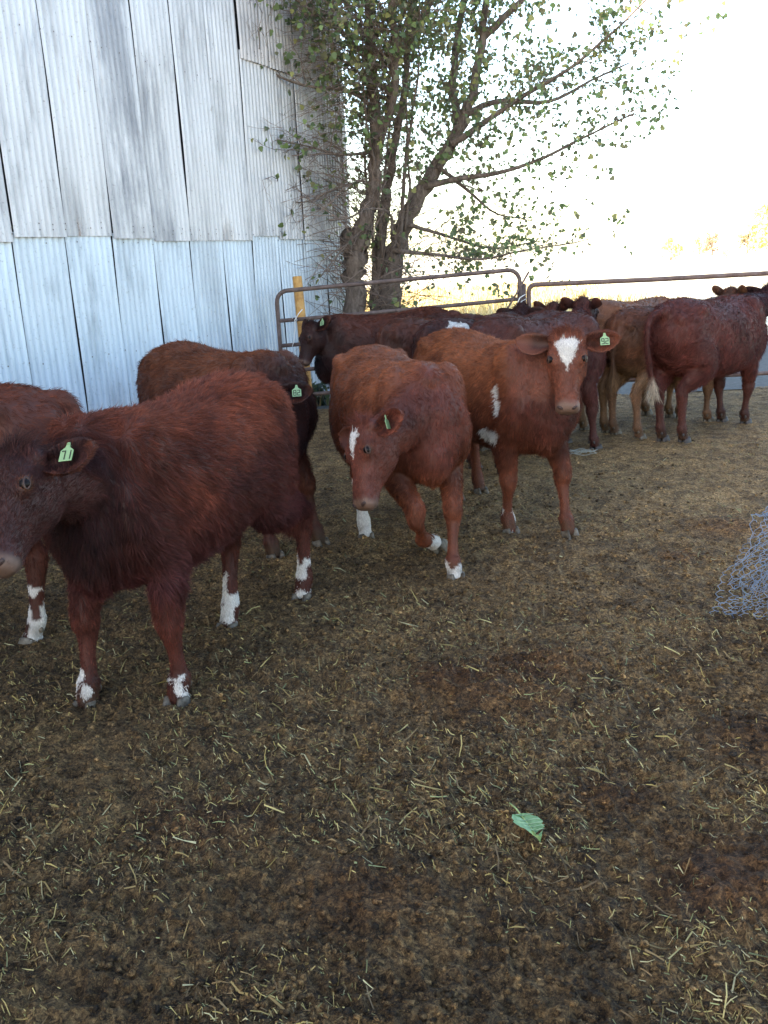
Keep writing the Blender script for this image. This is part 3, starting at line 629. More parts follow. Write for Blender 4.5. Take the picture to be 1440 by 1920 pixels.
def make_calf(label, ff, hf, poll, muz, dors, s=1., base=RED, top=None, leg=None, headc=None, neckc=None, socks={}, spots=[], blaze=None, tagn=None, tagside=1, hairs=30000, vox=.016,
              hair=.028, bend=0., lift=None, raise_=None, tail=None, tailc=None, hoofdark=False, muzc=(.17,.105,.080), ear=(0,0), neckbow=0., hr=1., shag=.35, belly=None, twist=0, wspots=[], hipc=None, esz=1.):
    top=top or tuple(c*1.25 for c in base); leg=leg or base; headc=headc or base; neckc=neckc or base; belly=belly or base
    ff=[Vector((*p,0)) for p in ff]; hf=[Vector((*p,0)) for p in hf]; mF=(ff[0]+ff[1])/2; mH=(hf[0]+hf[1])/2
    if lift: mF=Vector((*lift,0))
    if hipc: mH=Vector((*hipc,0))
    O=(mF+mH)/2; hd=(mF-mH); D=hd.length; hd.normalize(); lf=Vector((-hd.y,hd.x,0)); rz=math.atan2(hd.y,hd.x)
    def loc(p): p=Vector(p)-O; return Vector((p.dot(hd),p.dot(lf),p.z))
    def locd(d): d=Vector(d); return Vector((d.dot(hd),d.dot(lf),d.z))
    root=empty('calf',O,rz); tag(root,label,'calf','calves standing in the yard')
    FF=[loc(p) for p in ff]; HF=[loc(p) for p in hf]; PO=loc(poll); MZ=loc(muz); u=(MZ-PO).normalized(); Lh=(MZ-PO).length
    d=locd(dors); d=(d-u*d.dot(u)).normalized(); v=d.cross(u)
    xs=min(.46*s,max(.38*s,D/2-.02)); xh=-xs
    yb=lambda x: bend*(max(0,(x+.1))/.5)**2 + (-bend*.6)*(max(0,(-x-.1))/.5)**2*-1
    b=MB()
    # torso
    X=[-.62,-.58,-.50,-.40,-.27,-.12,.02,.16,.28,.39,.49,.57,.62]
    ZT=[.90,1.00,1.065,1.09,1.085,1.06,1.045,1.045,1.055,1.065,1.03,.94,.86]
    ZB=[.78,.68,.585,.525,.505,.49,.475,.465,.465,.475,.50,.555,.62]
    WW=[.07,.13,.19,.225,.245,.262,.275,.275,.255,.225,.185,.13,.07]
    q=np.linspace(-.62,.62,34); zt=spline(ZT,X,q);zb=spline(ZB,X,q);ww=spline(WW,X,q)
    C=[];A=[];B=[];sa=[];sb=[]
    xm=lambda x: x*(xs/.42)
    for i in range(len(q)):
        x=xm(q[i]); dy=(yb(x+.01)-yb(x-.01))/.02; t=Vector((1,dy,0)).normalized()
        zc=zb[i]*.52+zt[i]*.48; C.append(Vector((x,yb(x),zc*s))); A.append(Vector((0,0,1))); B.append(Vector((-t.y,t.x,0))); sa.append(((zt[i]-zc)*s,(zc-zb[i])*s)); sb.append(ww[i]*s)
    b.loft(C,A,B,sa,sb,28,.86)
    pt=lambda x,y,z:Vector((x,y*s+yb(x),z*s))
    for sy in(1,-1):
        b.ell(pt(xh+.04*s,sy*.165,1.0),(.075*s,.05*s,.055*s))           # hook bones
        b.ell(pt(xh-.13*s,sy*.10,.95),(.06*s,.05*s,.06*s))              # pin bones
        b.ell(pt(xs-.02*s,sy*.13,.86),(.12*s,.10*s,.20*s))              # shoulder blades
        b.ell(pt(xh+.02*s,sy*.12,.83),(.20*s,.11*s,.22*s))              # rump muscle
    b.ell(pt(xh-.16*s,0,1.0),(.06*s,.045*s,.06*s))
    # legs
    def chain(pts,ra,rb,n=14):
        k=crom([tuple(p)+(r1,r2) for p,r1,r2 in zip(pts,ra,rb)],4); c=[Vector(p[:3]) for p in k]; A_=[];B_=[]
        for i in range(len(c)):
            t=(c[min(i+1,len(c)-1)]-c[max(i-1,0)]).normalized(); y=Vector((0,1,0)); y=(y-t*y.dot(t)).normalized(); A_.append(y.cross(t)); B_.append(y)
        b.loft(c,A_,B_,[max(.012,p[3]) for p in k],[max(.012,p[4]) for p in k],n)
    feet=[]
    for i,sy in enumerate((1,-1)):
        f=FF[i]; fd=Vector((1,0,0)); K=.335*s
        P0=pt(xs-.01*s,sy*.12,.93); P1=pt(xs+.03*s,sy*.155,.74); P2=pt(xs-.055*s,sy*.155,.575)
        fx=f.x+.0
        if raise_ and i==raise_[0]:
            kn,fe,f=[loc(p) for p in raise_[1:4]]; kk=[kn,kn.lerp(fe,.5),fe,fe.lerp(f,.6)]; fd=(f-fe).normalized()
        else:
            fe=Vector((fx-.022*s,f.y,.118*s)); kn=Vector(((P2.x+.02*s)*.45+(fx)*.55,f.y*.55+P2.y*.45,K)); kk=[kn,kn.lerp(fe,.5)+Vector((-.002,0,0)),fe,Vector((fx+.0,f.y,.065*s))]
        m_=P2.lerp(kk[0],.55)
        chain([P0,P1,P2,m_,kk[0]+Vector((0,0,.035*s)),kk[0],kk[0]-Vector((0,0,.04*s)),kk[1],kk[2]+(kk[1]-kk[2])*.22,kk[2],kk[3],f+Vector((-.004,0,.040*s)) if not(raise_ and i==raise_[0]) else f],
              [r*s for r in(.10,.125,.10,.062,.048,.052,.041,.028,.030,.042,.036,.046)],[r*s for r in(.05,.072,.066,.052,.045,.048,.038,.026,.029,.042,.036,.045)])
        feet.append((f,fd,0))
    for i,sy in enumerate((1,-1)):
        f=HF[i]; hk=Vector((min(f.x-.055*s,xh-.02*s) if f.x<xh+.15 else f.x-.10*s,f.y*.85+sy*.13*s*.15,.40*s)); fe=Vector((f.x-.030*s,f.y,.125*s))
        P0=pt(xh+.05*s,sy*.11,.90); P1=pt(xh+.06*s,sy*.15,.74); P2=pt(xh+.10*s,sy*.165,.60); P3=P2.lerp(hk,.62)+Vector((-.0,0,.01))
        chain([P0,P1,P2,P3,hk+Vector((.012,0,.04*s)),hk,hk+Vector((.004,0,-.05*s)),hk.lerp(fe,.55),hk.lerp(fe,.85),fe,Vector((f.x-.006,f.y,.066*s)),f+Vector((-.004,0,.040*s))],
              [r*s for r in(.15,.17,.145,.078,.052,.054,.045,.034,.034,.041,.036,.046)],[r*s for r in(.09,.105,.088,.054,.036,.036,.034,.029,.032,.040,.036,.045)])
        feet.append((f,Vector((1,0,0)),1))
    # neck
    NA=Vector((xs-.06*s,yb(xs),.835*s)); NE=PO-d*(.085*s)+u*(.05*s)
    n0=Vector((.75,bend*1.5,.35)).normalized(); back=(-u*.45-d*.75 if u.z<-.6 else -u*.9-d*.25)
    back=(back+ (NA-NE).normalized()*.9).normalized(); dist=(NE-NA).length
    c1=NA+n0*dist*.38+lf*0; c2=NE+back*dist*.33+Vector((0,neckbow,0)); K=11; C=[];A=[];B=[];sa=[];sb=[]
    bz=lambda t:NA*(1-t)**3+c1*3*t*(1-t)**2+c2*3*t*t*(1-t)+NE*t**3
    for i in range(K):
        t=i/(K-1); p=bz(t); tt=(bz(min(1,t+.03))-bz(max(0,t-.03))).normalized(); up=(Vector((0,0,1))*(1-t)+(d-u*.3)*t*1.0+Vector((0,0,.3))); up=(up-tt*up.dot(tt)).normalized()
        C.append(p); A.append(up); B.append(up.cross(tt)); e=t**.8
        sa.append((.215*(1-e)+.088*e)*s); sb.append((.165*(1-e)+.080*e)*s)
    b.loft(C,A,B,sa,sb,22)
    b.ell((xs+.10*s,yb(xs+.1),.63*s),(.12*s,.10*s,.15*s)); b.ell((xs-.02*s,yb(xs),.985*s),(.17*s,.10*s,.085*s))
    # head
    S=[-.10,-.03,.08,.20,.33,.45,.58,.72,.84,.93,.985]
    TT=[.005,.030,.050,.060,.052,.040,.030,.022,.016,.008,-.010]; BB=[-.07,-.10,-.125,-.150,-.158,-.142,-.115,-.092,-.083,-.080,-.062]; W=[.045,.066,.080,.088,.087,.074,.060,.053,.055,.057,.042]
    q=np.linspace(-.10,.985,24); tt=spline(TT,S,q);bb=spline(BB,S,q);w_=spline(W,S,q)
    hs=s*1.06; zc=(tt*.42+bb*.58)
    b.loft([PO+u*(q[i]*Lh)+d*zc[i]*hs for i in range(24)],[d]*24,[v]*24,[((tt[i]-zc[i])*hs,(zc[i]-bb[i])*hs) for i in range(24)],[x*hs*1.03 for x in w_],24,.84)
    MH=Matrix((v,d,u)).transposed()
    hp=lambda S_,V_,D_:PO+u*(S_*Lh)+v*(V_*s)+d*(D_*s)
    for sy in(1,-1):
        b.ell(hp(.31,sy*.070,.022),(.026*s,.026*s,.050*s),MH)     # brow
        b.ell(hp(.36,sy*.062,-.07),(.030*s,.055*s,.065*s),MH)     # cheek
        b.ell(hp(.90,sy*.034,-.020),(.024*s,.028*s,.032*s),MH)    # nostril wing
        b.ell(hp(.04,sy*.066,.0),(.034*s,.034*s,.034*s),MH)       # ear root
    b.ell(hp(-.03,0,.02),(.048*s,.035*s,.04*s),MH); b.ell(hp(.86,0,-.070),(.038*s,.022*s,.045*s),MH)
    # tail
    if tail: tl=[loc(p) for p in tail]
    else: tl=[pt(xh-.20*s,0,1.02),pt(xh-.235*s,0,.93),pt(xh-.235*s,0,.75),pt(xh-.225*s,.0,.55),pt(xh-.23*s,0,.46)]
    k=crom([tuple(p) for p in [pt(xh-.13*s,0,1.03)]+tl],5); b.tube([Vector(p) for p in k],[.030*s-.013*s*i/(len(k)-1) for i in range(len(k))],8); tend=Vector(k[-1])
    o=b.build('body',MSKIN); 
    r=o.modifiers.new('r','REMESH'); r.mode='VOXEL'; r.voxel_size=vox; r.adaptivity=0
    sm=o.modifiers.new('s','SMOOTH'); sm.factor=.5; sm.iterations=max(3,int(5*.016/vox))
    dg=bpy.context.evaluated_depsgraph_get(); me=bpy.data.meshes.new_from_object(o.evaluated_get(dg)); old=o.data; o.modifiers.clear(); o.data=me; bpy.data.meshes.remove(old); o.parent=root
    n=len(me.vertices); V=np.empty(n*3,np.float32); me.vertices.foreach_get('co',V); V=V.reshape(-1,3)
    bvh=BVHTree.FromPolygons([Vector(x) for x in V],[tuple(p.vertices) for p in me.polygons])
    # surface undulation of muscle and rib under the coat
    Nn=np.empty(n*3,np.float32); me.vertices.foreach_get('normal',Nn); Nn=Nn.reshape(-1,3)
    und=(fbm3(V*7+hash(label)%19,2)-.5)*.016+(fbm3(V*20+3,2)-.5)*.005; und*=np.clip((V[:,2]/s-.45)/.2,0,1)
    # ears appended to the same mesh
    EV=[];EF=[]
    ears=[]
    for sy in(1,-1):
        e=(v*sy*.96-u*(.10+ear[0])-d*(.06+ear[1])).normalized(); nn=(d*.80+u*.12+v*sy*.10); nn=(nn-e*nn.dot(e)).normalized(); wv=nn.cross(e)*sy; wv=wv if wv.dot(u)>0 else -wv
        bs=hp(.07,sy*.070,-.004); Le=.185*s*esz; ears.append((bs,e,nn,wv,Le,sy))
        prof=[(0,.026,.9),(.12,.034,.85),(.3,.050,.7),(.5,.058,.55),(.7,.055,.42),(.85,.042,.35),(.95,.025,.3),(1.0,.008,.3)]; m_=9; n0=len(EV)
        for side in(0,1):
            for (t,wd,cu) in prof:
                for j in range(m_):
                    a_=-1+2*j/(m_-1); x=a_*wd*s*esz; cup=-(1-a_*a_)*wd*s*cu*esz
                    EV.append(bs+e*(t*Le)+wv*(x*1.0+.010*s*math.sin(t*3.1))+nn*(cup+(.0 if side==0 else -(.007*s*(1-abs(a_)**4)+.001))))
        R_=len(prof)
        idx=lambda sd,i,j:n0+sd*R_*m_+i*m_+j
        for i in range(R_-1):
            for j in range(m_-1):
                EF.append((idx(0,i,j),idx(0,i,j+1),idx(0,i+1,j+1),idx(0,i+1,j))); EF.append((idx(1,i,j),idx(1,i+1,j),idx(1,i+1,j+1),idx(1,i,j+1)))
            EF.append((idx(0,i,0),idx(0,i+1,0),idx(1,i+1,0),idx(1,i,0))); EF.append((idx(0,i,m_-1),idx(1,i,m_-1),idx(1,i+1,m_-1),idx(0,i+1,m_-1)))
        for j in range(m_-1): EF.append((idx(0,R_-1,j),idx(0,R_-1,j+1),idx(1,R_-1,j+1),idx(1,R_-1,j)))
    V=V+Nn*und[:,None]
    Fq=np.empty(len(me.loops),np.int32); me.loops.foreach_get('vertex_index',Fq)
    ok=len(Fq)==4*len(me.polygons)
    Fb=Fq.reshape(-1,4) if ok else np.array([list(p.vertices)+([p.vertices[-1]] if len(p.vertices)==3 else []) for p in me.polygons])
    nb=n; VA=np.vstack([V,np.array([tuple(x) for x in EV],np.float32)]); FA=np.vstack([Fb,np.array(EF)+nb])
    COL.objects.unlink(o); bpy.data.objects.remove(o); o=npmesh('body',VA,FA,MSKIN,root,True); me=o.data
    # ---------------- colour and hair length anywhere on the body
    po,uu,dd,vv=[np.array(x[:]) for x in(PO,u,d,v)]; eyes_l=[]
    eyep=[]
    for sy in(1,-1):
        org=hp(.345,sy*.24,.12); h=bvh.ray_cast(org,(hp(.345,0,-.02)-org).normalized()); eyep.append(h[0] if h[0] else hp(.335,sy*.088,0))
    ea=np.array([e[:] for e in eyep]); te=np.array(tend[:])
    ed=[(np.array(a_[0][:]),np.array(a_[1][:]),np.array(a_[2][:]),np.array(a_[3][:]),a_[4]) for a_ in ears]
    sd=(abs(hash(label))%997)/9.7 if False else (sum(map(ord,label))%97)*1.3
    fl=[np.array(f[0][:]) for f in feet]
    for c_,r_ in wspots:
        cl_=loc((0,0,CH)); h=bvh.ray_cast(cl_,(loc(c_)-cl_).normalized())
        spots=list(spots)+[tuple(h[0] if h[0] else bvh.find_nearest(loc(c_))[0])+tuple(r_)]
    def regions(Pn):
        rel=Pn-po; S_=rel@uu/Lh; D_=rel@dd/s; V_=rel@vv/s
        head=np.clip((S_+.12)/.18,0,1)*(np.abs(V_)<.30)*(np.clip((D_+.24-.09*np.clip((S_-.45)/.2,0,1))/.03,0,1))*(np.clip((1.2-S_)/.05,0,1))*(np.linalg.norm(rel,axis=1)<.55*s)
        return S_,D_,V_,head
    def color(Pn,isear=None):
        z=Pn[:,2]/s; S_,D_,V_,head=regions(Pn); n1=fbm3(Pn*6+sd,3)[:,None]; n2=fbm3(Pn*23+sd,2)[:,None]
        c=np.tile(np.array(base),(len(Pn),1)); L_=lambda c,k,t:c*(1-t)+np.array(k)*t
        c=L_(c,top,np.clip((z-.72)/.3+(n1[:,0]-.5)*1.4,0,1)[:,None]); c=L_(c,belly,np.clip((.66-z)/.18,0,1)[:,None])  # paler back, darker flanks and belly: bleached hair plus light and shade in colour
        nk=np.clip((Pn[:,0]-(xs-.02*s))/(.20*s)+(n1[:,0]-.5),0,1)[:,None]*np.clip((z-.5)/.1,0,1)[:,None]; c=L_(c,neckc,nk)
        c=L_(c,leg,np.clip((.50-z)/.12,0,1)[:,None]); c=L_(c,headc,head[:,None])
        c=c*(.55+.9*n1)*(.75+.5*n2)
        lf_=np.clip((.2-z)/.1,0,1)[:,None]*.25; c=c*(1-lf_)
        for i,sk in socks.items():
            hgt_,amt=sk[:2]; lo=sk[2] if len(sk)>2 else -1
            f=fl[i]; dxy=np.hypot(Pn[:,0]-f[0],Pn[:,1]-f[1]); m_=(dxy<.11*s)&(z<hgt_+.10)&(z>lo+(vn3(Pn*35+2)-.5)*.06)
            t=((vn3(Pn*np.array([26,26,17])+sd+i*9)<amt)&(z<hgt_+(vn3(Pn*30+5)-.5)*.08))|(amt>.95)&(z<hgt_+(vn3(Pn*40+5)-.5)*.03)
            c[m_&t]=np.array(WHT)*(.8+.3*n2[m_&t])
        mud=np.clip((.13-z)/.09,0,1)*np.clip((fbm3(Pn*18+sd+5,3)-.38)/.2,0,1); c=L_(c,(.055,.040,.022),(mud*.75)[:,None])
        for (cx,cy,cz,rx,ry,rz_) in spots:
            q_=np.stack([(Pn[:,0]-cx)/rx,(Pn[:,1]-cy)/ry,(Pn[:,2]-cz)/rz_],-1); rr=np.linalg.norm(q_,axis=1)+(fbm3(Pn*20+sd,2)-.5)*1.1
            c[rr<1]=np.array(WHT)*(.75+.35*n2[rr<1])
        if blaze:
            s0,s1,wm,skew=blaze; t=(S_-s0)/(s1-s0); wd=wm*np.where(t<.12,.72+t/.12*.28,(1-(t-.12)/.88)**.9); jag=(vn3(Pn*np.array([60,60,60])+3)-.5)*.020
            m_=(t>0)&(t<1)&(np.abs(V_-skew*(S_-s0)*.1-skew*.02)<wd+jag*np.where(t<.05,0,1))&(D_>-.01)
            c[m_]=np.array(WHT)*(.85+.25*n2[m_])
        for e in ea:                                               # pale ring round the eye
            r_=np.linalg.norm(Pn-e,axis=1)/s; t=np.clip((.030-r_)/.012,0,1)[:,None]; c=L_(c,(.14,.055,.028),t*.6)
        mm=np.clip((S_-.865)/.05+(vn3(Pn*50)-.5)*.9,0,1)*(head>.2); c=L_(c,tuple(x*1. for x in muzc),(mm*.9)[:,None]); c=L_(c,(.055,.035,.03),(np.exp(-((D_+.058)/.0045)**2)*(S_>.80)*(head>.2)*.75)[:,None])
        if tailc:
            r_=np.linalg.norm(Pn-te,axis=1)/s; c=L_(c,tailc,np.clip((.16-r_)/.05,0,1)[:,None])
        for (b0,e0,n0_,w0,le) in ed:                               # ears: dark hair inside, reddish rim
            rel=Pn-b0; t=rel@e0/le; w1=rel@w0/(.058*s); k=(t>.12)&(t<1.05)&(np.abs(rel@n0_)<.05*s)&(np.abs(w1)<1.1)
            k&=(rel@v.to_tuple() if False else (rel@e0))>.02
            inside=k&(np.abs(w1)<.62)&(t<.62); c[inside]=c[inside]*.45+np.array(BLK)*.4
            rim=k&((np.abs(w1)>.82)|(t>.88)); c[rim]=c[rim]*.8+np.array(ORG)*.22
        return np.clip(c,.004,.9)
    def flow(Pn,Nr):
        S_,D_,V_,head=regions(Pn); z=Pn[:,2]/s
        f=np.tile(np.array([-.85,0,-.55]),(len(Pn),1)); lg=np.clip((.52-z)/.12,0,1)[:,None]; f=f*(1-lg)+np.array([-.1,0,-1.])*lg
        nk=np.clip((Pn[:,0]-xs)/(.12*s),0,1)[:,None]*(1-lg); f=f*(1-nk)+np.array([-.35,0,-.95])*nk
        h=head[:,None]; f=f*(1-h)+(-uu*.9+dd*.0)*h
        sw=(fbm3(Pn*5.5+sd+8,2)-.5)*2.4; sw2=(fbm3(Pn*5.5+sd+31,2)-.5)*2.0; sw3=(vn3(Pn*26+sd)-.5)*1.2
        amp=(1-lg[:,0])*(1-head); f=f+np.stack([sw2*.55+sw3*.3,sw*.35,sw*.6+sw3*.4],-1)*amp[:,None]
        f=f-Nr*(f*Nr).sum(1)[:,None]; f/= (np.linalg.norm(f,axis=1)[:,None]+1e-6); return f
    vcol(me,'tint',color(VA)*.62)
    # ---------------- coat of real hairs
    co=VA; a_=co[FA[:,0]];b_=co[FA[:,1]];c_=co[FA[:,2]];d_=co[FA[:,3]]
    nr=np.cross(c_-a_,d_-b_); ar=np.linalg.norm(nr,axis=1)*.5; nr=nr/(ar[:,None]*2+1e-12)
    cen=(a_+b_+c_+d_)/4; S_,D_,V_,head=regions(cen); wgt=ar.copy(); wgt*=np.where(cen[:,2]/s<.5,1.3,1.); wgt*=np.where(head>.5,2.0,1.); wgt[nb and len(Fb):]*=2.2
    wgt*=np.where((S_>.86)&(head>.2),.06,1)
    idx=RNG.choice(len(FA),hairs,p=wgt/wgt.sum()); r1=RNG.random((hairs,1)); r2=RNG.random((hairs,1))
    Pn=(a_[idx]*(1-r1)+b_[idx]*r1)*(1-r2)+(d_[idx]*(1-r1)+c_[idx]*r1)*r2; Nr=nr[idx]; isear=idx>=len(Fb)
    S_,D_,V_,head=regions(Pn); z=Pn[:,2]/s
    ln=np.full(hairs,hair); ln*=.65+.8*fbm3(Pn*9+2,2); ln=np.where(z<.5,np.maximum(.006,ln*np.clip((z-.30)/.2,0,1)+.009),ln)
    ln=ln*(1-head)+head*.010; pol=np.exp(-((S_+.02)/.10)**2)*np.clip((D_+.03)/.03,0,1)*(np.abs(V_)<.07); ln+=pol*.075*(head>.05)*RNG.random(hairs)
    ln=np.where(isear,.012+.008*RNG.random(hairs),ln); dt=np.linalg.norm(Pn-te,axis=1)/s; tl_=np.clip((.17-dt)/.06,0,1); ln=ln+tl_*.065
    for e in ea: ln=np.where(np.linalg.norm(Pn-e,axis=1)<.022*s,.003,ln)
    ln*=(.75+.5*RNG.random(hairs))*s
    f=flow(Pn,Nr); f=np.where(tl_[:,None]>.1,np.array([0,0,-1.]),f)
    cl=np.stack([vn3(Pn*60+1),vn3(Pn*60+17),vn3(Pn*60+37)],-1)-.5
    d0=f*.80+Nr*(shag+.0)+cl*.75*(np.clip(ln/.02,0,1)[:,None])+RNG.normal(0,.13,(hairs,3)); d0/=np.linalg.norm(d0,axis=1)[:,None]
    d0=np.where(((d0*Nr).sum(1)<.08)[:,None],d0+Nr*.25,d0)
    d1=d0+np.array([0,0,-.45])*np.clip(ln/.03,0,1)[:,None]+cl*.6+f*.25-Nr*.10; d1/=np.linalg.norm(d1,axis=1)[:,None]
    K_=4; T_=np.array([0,.33,.66,1.])[None,:,None]; Q=Pn[:,None]+ln[:,None,None]*(T_*d0[:,None]*(1-T_*.5)+T_*T_*.5*d1[:,None])
    hc=bpy.data.hair_curves.new('coat'); hc.add_curves([K_]*hairs); hc.position_data.foreach_set('vector',Q.astype(np.float32).ravel())
    rad=np.array([1,.85,.6,.15])[None]*(.00075*hr*(.7+.6*RNG.random((hairs,1)))); at=hc.attributes.new('radius','FLOAT','POINT'); at.data.foreach_set('value',rad.astype(np.float32).ravel())
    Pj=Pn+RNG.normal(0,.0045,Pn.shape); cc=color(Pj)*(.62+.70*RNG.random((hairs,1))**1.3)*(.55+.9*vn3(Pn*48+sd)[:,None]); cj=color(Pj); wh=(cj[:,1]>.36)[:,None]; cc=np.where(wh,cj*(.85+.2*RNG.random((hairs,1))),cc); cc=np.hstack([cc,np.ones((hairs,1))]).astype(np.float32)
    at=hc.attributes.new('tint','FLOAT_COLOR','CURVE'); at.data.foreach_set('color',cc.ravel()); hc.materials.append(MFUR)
    link(bpy.data.objects.new('coat',hc),root)
    # ---------------- eyes, nostrils, hooves, tag
    for i,sy in enumerate((1,-1)):
        e=eyep[i]; out=(v*sy*.90+d*.40+u*.08).normalized()
        m_=MB(); m_.ell(e-out*.0105*s,(.0185*s,.0185*s,.0185*s),None,16); eo=m_.build('eye',MEYE,root)
        m_=MB()
        fwd=(u*.9-d*.35); fwd=(fwd-out*fwd.dot(out)).normalized(); up=out.cross(fwd)*1.; ring=[e+out*(.0035*s-abs(math.cos(t))*.003*s)+fwd*math.cos(t)*.0175*s+up*math.sin(t)*.0092*s for t in np.linspace(0,2*math.pi,19)[:-1]]
        m_.tube(ring,.0033*s,7,False,True); m_.build('eyelid',MLID,eo)
        org=hp(1.25,sy*.050,.12); h=bvh.ray_cast(org,(hp(.90,sy*.034,-.022)-org).normalized())
        if h[0]:
            p_=h[0]; nn=(u*.65+v*sy*.35+d*.6).normalized(); m_=MB(); mt=None; a1=(v*sy*.75-u*.5); a1=(a1-nn*a1.dot(nn)).normalized(); mt=Matrix((a1,nn.cross(a1),nn)).transposed(); m_.ell(p_-nn*.002*s,(.017*s,.0095*s,.006*s),mt,10); m_.build('nostril',MNOS,root)
    for (f,fd,hind) in feet:
        m_=MB(); lat=Vector((0,1,0)); fd=fd.normalized(); lifted=f.z>.03
        fw=fd if not lifted else Vector((.2,0,-1)).normalized(); upv=Vector((0,0,1)) if not lifted else (fd.cross(lat)*1.).normalized()
        if lifted: fw=fd; upv=Vector((0,0,0)); upv=lat.cross(fw); upv=-upv if upv.x<0 and False else upv
        for sy in(1,-1):
            n_=12; rings=[(.066,.023,.036,.004),(.052,.027,.042,.006),(.030,.029,.052,.010),(.008,.031,.060,.014),(-.014,.030,.060,.015)]
            C=[];
            V_=[];F_=[]
            for (h_,wl,lf2,sh) in rings:
                for j in range(n_):
                    t=2*math.pi*j/n_; cx=math.cos(t); x=cx*lf2*(1.0 if cx>0 else .75)+sh; y=math.sin(t)*wl*.72*(1-.35*max(0,cx)**2)
                    hh=h_-(.012 if cx<0 and h_>.03 else 0)
                    y2=sy*(.0245+.004*max(0,cx))+y
                    if lifted: V_.append(f+fw*((.066-hh)*s)+lat*(y2*s)+upv*(-x*s))
                    else: V_.append(f+Vector((x*s,y2*s,hh*s-.003)))
            for i in range(len(rings)-1):
                for j in range(n_): F_.append((i*n_+j,(i+1)*n_+j,(i+1)*n_+(j+1)%n_,i*n_+(j+1)%n_))
            F_.append(tuple(range(n_))); F_.append(tuple((len(rings)-1)*n_+j for j in range(n_))[::-1]); m_.add(V_,F_)
            if not lifted: m_.ell(f+Vector((-.045*s,sy*.022*s,.088*s)),(.011*s,.010*s,.015*s),None,8)
        m_.build('hoof',MHOOFD if hoofdark else MHOOF,root)
    if tagn:
        bs,e,nn,wv,Le,sy=ears[0 if tagside>0 else 1]; c0=bs+e*Le*.60+nn*.004*s-wv*.0*s
        if twist: nn=(Matrix.Rotation(twist,3,wv)@nn)
        zup=Vector((0,0,1))*.8-wv*.5; up=(zup-nn*zup.dot(nn)).normalized(); rt=up.cross(nn)
        w2,h2,th=.0225,.0265,.0012; out2=[(-w2,-h2),(w2,-h2),(w2,h2*.35),(w2*.35,h2*.75),(w2*.2,h2*1.35),(-w2*.2,h2*1.35),(-w2*.35,h2*.75),(-w2,h2*.35)]
        c0=c0+nn*.012*s-up*.012*s; V_=[c0+rt*x+up*y+nn*(k_*th) for k_ in(1,-1) for x,y in out2]; n_=8
        F_=[tuple(range(8)),tuple(range(8,16))[::-1]]+[(i,i+8,(i+1)%8+8,(i+1)%8) for i in range(8)]; mi=[0]*len(F_)
        for k_,ch in enumerate(tagn):
            ox=(k_-(len(tagn)-1)/2)*.0195
            for sg in SEG[ch]:
                (x0,y0),(x1,y1)=SP[sg]; q0=Vector((ox+x0*.006,y0*.0078-.007)); q1=Vector((ox+x1*.006,y1*.0078-.007)); dr=(q1-q0).normalized(); pr=Vector((-dr.y,dr.x))*.0021; q0=q0-dr*.0016; q1=q1+dr*.0016; n0=len(V_)
                for q_ in(q0+pr,q1+pr,q1-pr,q0-pr): V_.append(c0+rt*q_.x+up*q_.y+nn*(th+.0012))
                F_.append((n0,n0+1,n0+2,n0+3)); mi.append(1)
        V_+= [c0+up*(h2*1.1)+nn*x_+rt*y_ for x_,y_ in((.005,-.005),(.005,.005),(-.012,.005),(-.012,-.005))]; n0=len(V_)-4; F_.append((n0,n0+1,n0+2,n0+3)); mi.append(0)
        t_=meshobj('ear_tag',V_,F_,[MTAG,MINK],root); t_.data.polygons.foreach_set('material_index',mi)
    return root
import os
ONLY=os.environ.get('CALVES')
def calf(key,*a,**k):
    if ONLY and key not in ONLY: return
    return make_calf(*a,**k)
calf('A','big dark red calf nearest the camera, white patched feet, head cut by left edge',
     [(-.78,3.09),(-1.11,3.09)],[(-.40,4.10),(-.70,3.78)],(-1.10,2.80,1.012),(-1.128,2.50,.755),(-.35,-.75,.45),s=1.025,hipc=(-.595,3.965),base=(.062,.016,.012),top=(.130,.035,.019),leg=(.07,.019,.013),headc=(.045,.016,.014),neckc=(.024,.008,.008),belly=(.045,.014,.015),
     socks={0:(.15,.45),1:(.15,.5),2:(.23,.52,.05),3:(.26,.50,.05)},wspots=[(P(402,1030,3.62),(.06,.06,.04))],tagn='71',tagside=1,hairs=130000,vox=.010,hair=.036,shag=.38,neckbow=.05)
calf('B','red calf standing behind the big near calf with its tagged ear showing past the rump',
     [(-.37,4.96),(-.60,4.75)],[(-1.10,5.72),(-1.30,5.42)],(-.60,4.76,.945),(-.62,4.50,.61),(-.05,-.9,.2),s=1.04,base=(.065,.019,.011),top=(.115,.038,.018),neckc=BLK,headc=DRK,tagn='82',tagside=1,hairs=60000,vox=.012,hair=.028,lift=(-.56,4.92))
calf('C','dark red calf at the far left, only its rounded rump and hind feet seen',
     [(-2.51,3.60),(-2.48,3.88)],[(-1.54,3.74),(-1.40,4.02)],(-2.95,3.5,.95),(-3.2,3.4,.65),(-.7,0,.6),s=1.03,base=(.06,.018,.012),top=(.10,.03,.018),socks={2:(.28,.6),3:(.25,.6)},hairs=45000,vox=.014)
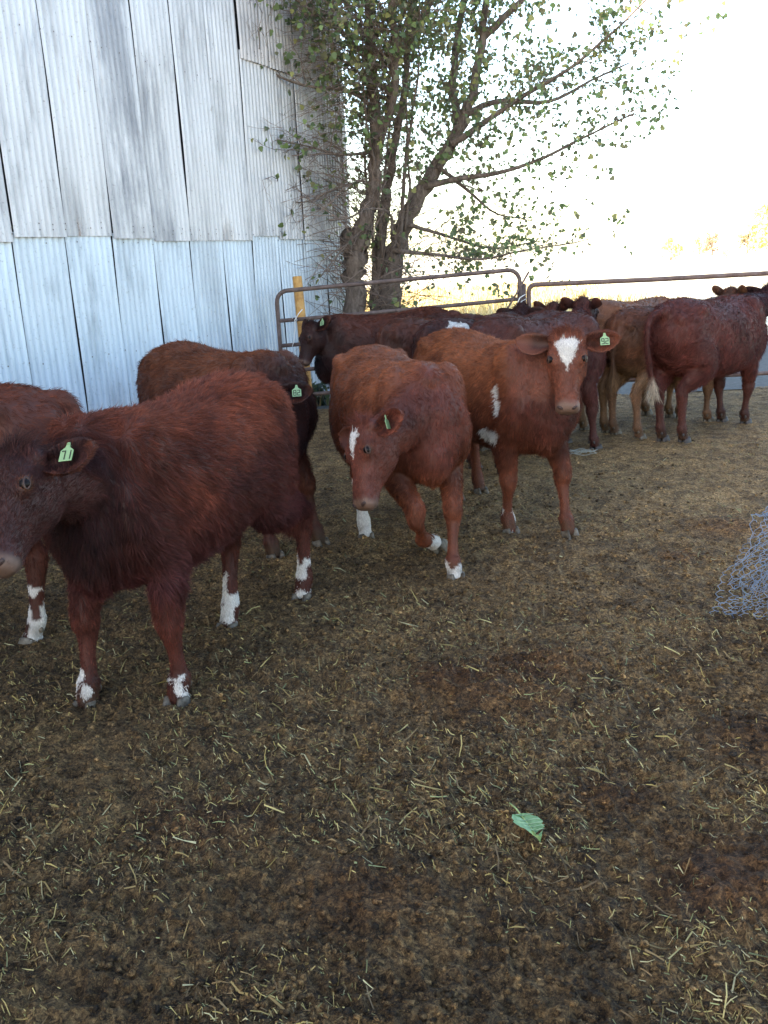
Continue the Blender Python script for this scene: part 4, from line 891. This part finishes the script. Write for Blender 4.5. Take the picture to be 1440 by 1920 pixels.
calf('D','reddish calf in the middle stepping forward with head lowered and turned, one white leg',
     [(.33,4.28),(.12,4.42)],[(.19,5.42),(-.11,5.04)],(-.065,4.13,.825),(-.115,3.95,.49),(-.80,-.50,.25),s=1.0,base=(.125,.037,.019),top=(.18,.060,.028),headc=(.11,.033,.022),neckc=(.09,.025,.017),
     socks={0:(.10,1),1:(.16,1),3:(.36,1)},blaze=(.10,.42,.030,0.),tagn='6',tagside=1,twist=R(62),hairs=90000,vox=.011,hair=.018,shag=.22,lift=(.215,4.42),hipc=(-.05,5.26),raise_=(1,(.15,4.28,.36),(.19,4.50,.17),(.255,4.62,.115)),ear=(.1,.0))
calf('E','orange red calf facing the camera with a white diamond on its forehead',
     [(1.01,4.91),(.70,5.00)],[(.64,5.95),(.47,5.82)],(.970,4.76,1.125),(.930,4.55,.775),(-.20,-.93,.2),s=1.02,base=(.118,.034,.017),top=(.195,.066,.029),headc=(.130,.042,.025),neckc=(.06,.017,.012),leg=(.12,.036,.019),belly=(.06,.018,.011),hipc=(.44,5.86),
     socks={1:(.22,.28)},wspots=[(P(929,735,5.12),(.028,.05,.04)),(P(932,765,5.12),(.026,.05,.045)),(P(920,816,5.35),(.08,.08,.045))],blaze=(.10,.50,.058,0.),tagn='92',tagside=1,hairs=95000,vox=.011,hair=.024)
calf('F','dark brown calf in front of the gate with its head turned to the left',
     [(-.36,8.25),(-.34,8.50)],[(.54,8.25),(.56,8.55)],(-.545,8.22,1.01),(-.665,8.10,.70),(-.75,-.45,.4),s=1.02,base=DRK,top=(.075,.024,.015),headc=(.036,.012,.009),neckc=BLK,tagn='5',tagside=1,hairs=40000,vox=.014,hr=1.5,ear=(.5,0))
calf('G','brown calf behind the middle one, rump between two others along the gate',
     [(.78,8.42),(.93,8.22)],[(.12,7.78),(.27,7.58)],(1.15,8.75,.95),(1.30,8.95,.65),(.4,.5,.75),s=.98,base=(.05,.016,.010),top=(.085,.027,.015),hairs=30000,vox=.015,hr=1.5)
calf('H','dark calf behind the orange red one with a white patch on its back',
     [(1.0,7.95),(1.18,7.72)],[(.40,7.22),(.58,7.02)],(1.30,8.38,1.06),(1.5,8.6,.76),(.4,.5,.7),s=1.0,base=(.034,.011,.009),top=(.055,.017,.012),wspots=[(P(861,616,7.2),(.09,.09,.09))],hairs=30000,vox=.015,hr=1.5)
calf('O','brown calf near the fence, only its two raised ears and poll showing over the others',
     [(1.42,8.05),(1.58,7.87)],[(.80,7.33),(.96,7.15)],(1.57,8.30,1.06),(1.75,8.52,.78),(.4,.5,.7),s=1.0,base=(.06,.019,.012),hairs=26000,vox=.015,hr=1.5,ear=(1.5,.0),esz=.8)
calf('J','purplish brown calf behind the blazed calf, head turned away with dark curly poll',
     [(1.50,7.42),(1.68,7.15)],[(.68,6.68),(.86,6.46)],(1.68,7.62,1.12),(1.84,7.92,.86),(.35,.55,.75),s=1.01,base=PUR,top=(.085,.027,.018),headc=(.03,.012,.012),neckc=(.055,.018,.015),hairs=40000,vox=.014,hr=1.4,ear=(1.5,.0),esz=.8,hoofdark=True)
calf('M','light orange brown calf farther back, its back showing past the curly dark poll',
     [(2.50,8.62),(2.66,8.42)],[(1.78,8.0),(1.93,7.82)],(2.75,9.0,.80),(2.95,9.1,.5),(.5,.4,.7),s=1.03,base=TAN,top=(.18,.070,.032),leg=(.19,.105,.055),hairs=26000,vox=.015,hr=1.5)
calf('K','tan calf partly hidden behind the purplish calf at the right, pale hind legs',
     [(2.72,8.30),(2.89,8.08)],[(1.98,7.72),(2.12,7.48)],(3.25,8.62,1.10),(3.45,8.82,.80),(.4,.4,.8),s=.98,base=(.080,.034,.018),top=(.095,.033,.016),leg=(.17,.088,.05),belly=(.20,.115,.06),headc=(.06,.024,.014),hairs=35000,vox=.014,hr=1.5,ear=(1.5,.0),esz=.8)
calf('L','large purplish red calf at the right edge with a white tipped tail',
     [(3.00,8.05),(3.15,7.90)],[(2.27,7.36),(2.41,7.26)],(3.50,8.38,1.12),(3.78,8.58,.86),(.3,.1,.9),s=1.04,base=(.074,.020,.016),top=(.085,.024,.018),neckc=(.03,.010,.012),headc=(.03,.012,.012),leg=(.065,.020,.015),
     tail=[(2.10,7.15,1.02),(2.05,7.09,.88),(2.08,7.11,.66),(2.12,7.13,.50),(2.12,7.13,.42)],tailc=(.32,.26,.20),hairs=55000,vox=.013,hr=1.4,hoofdark=True)
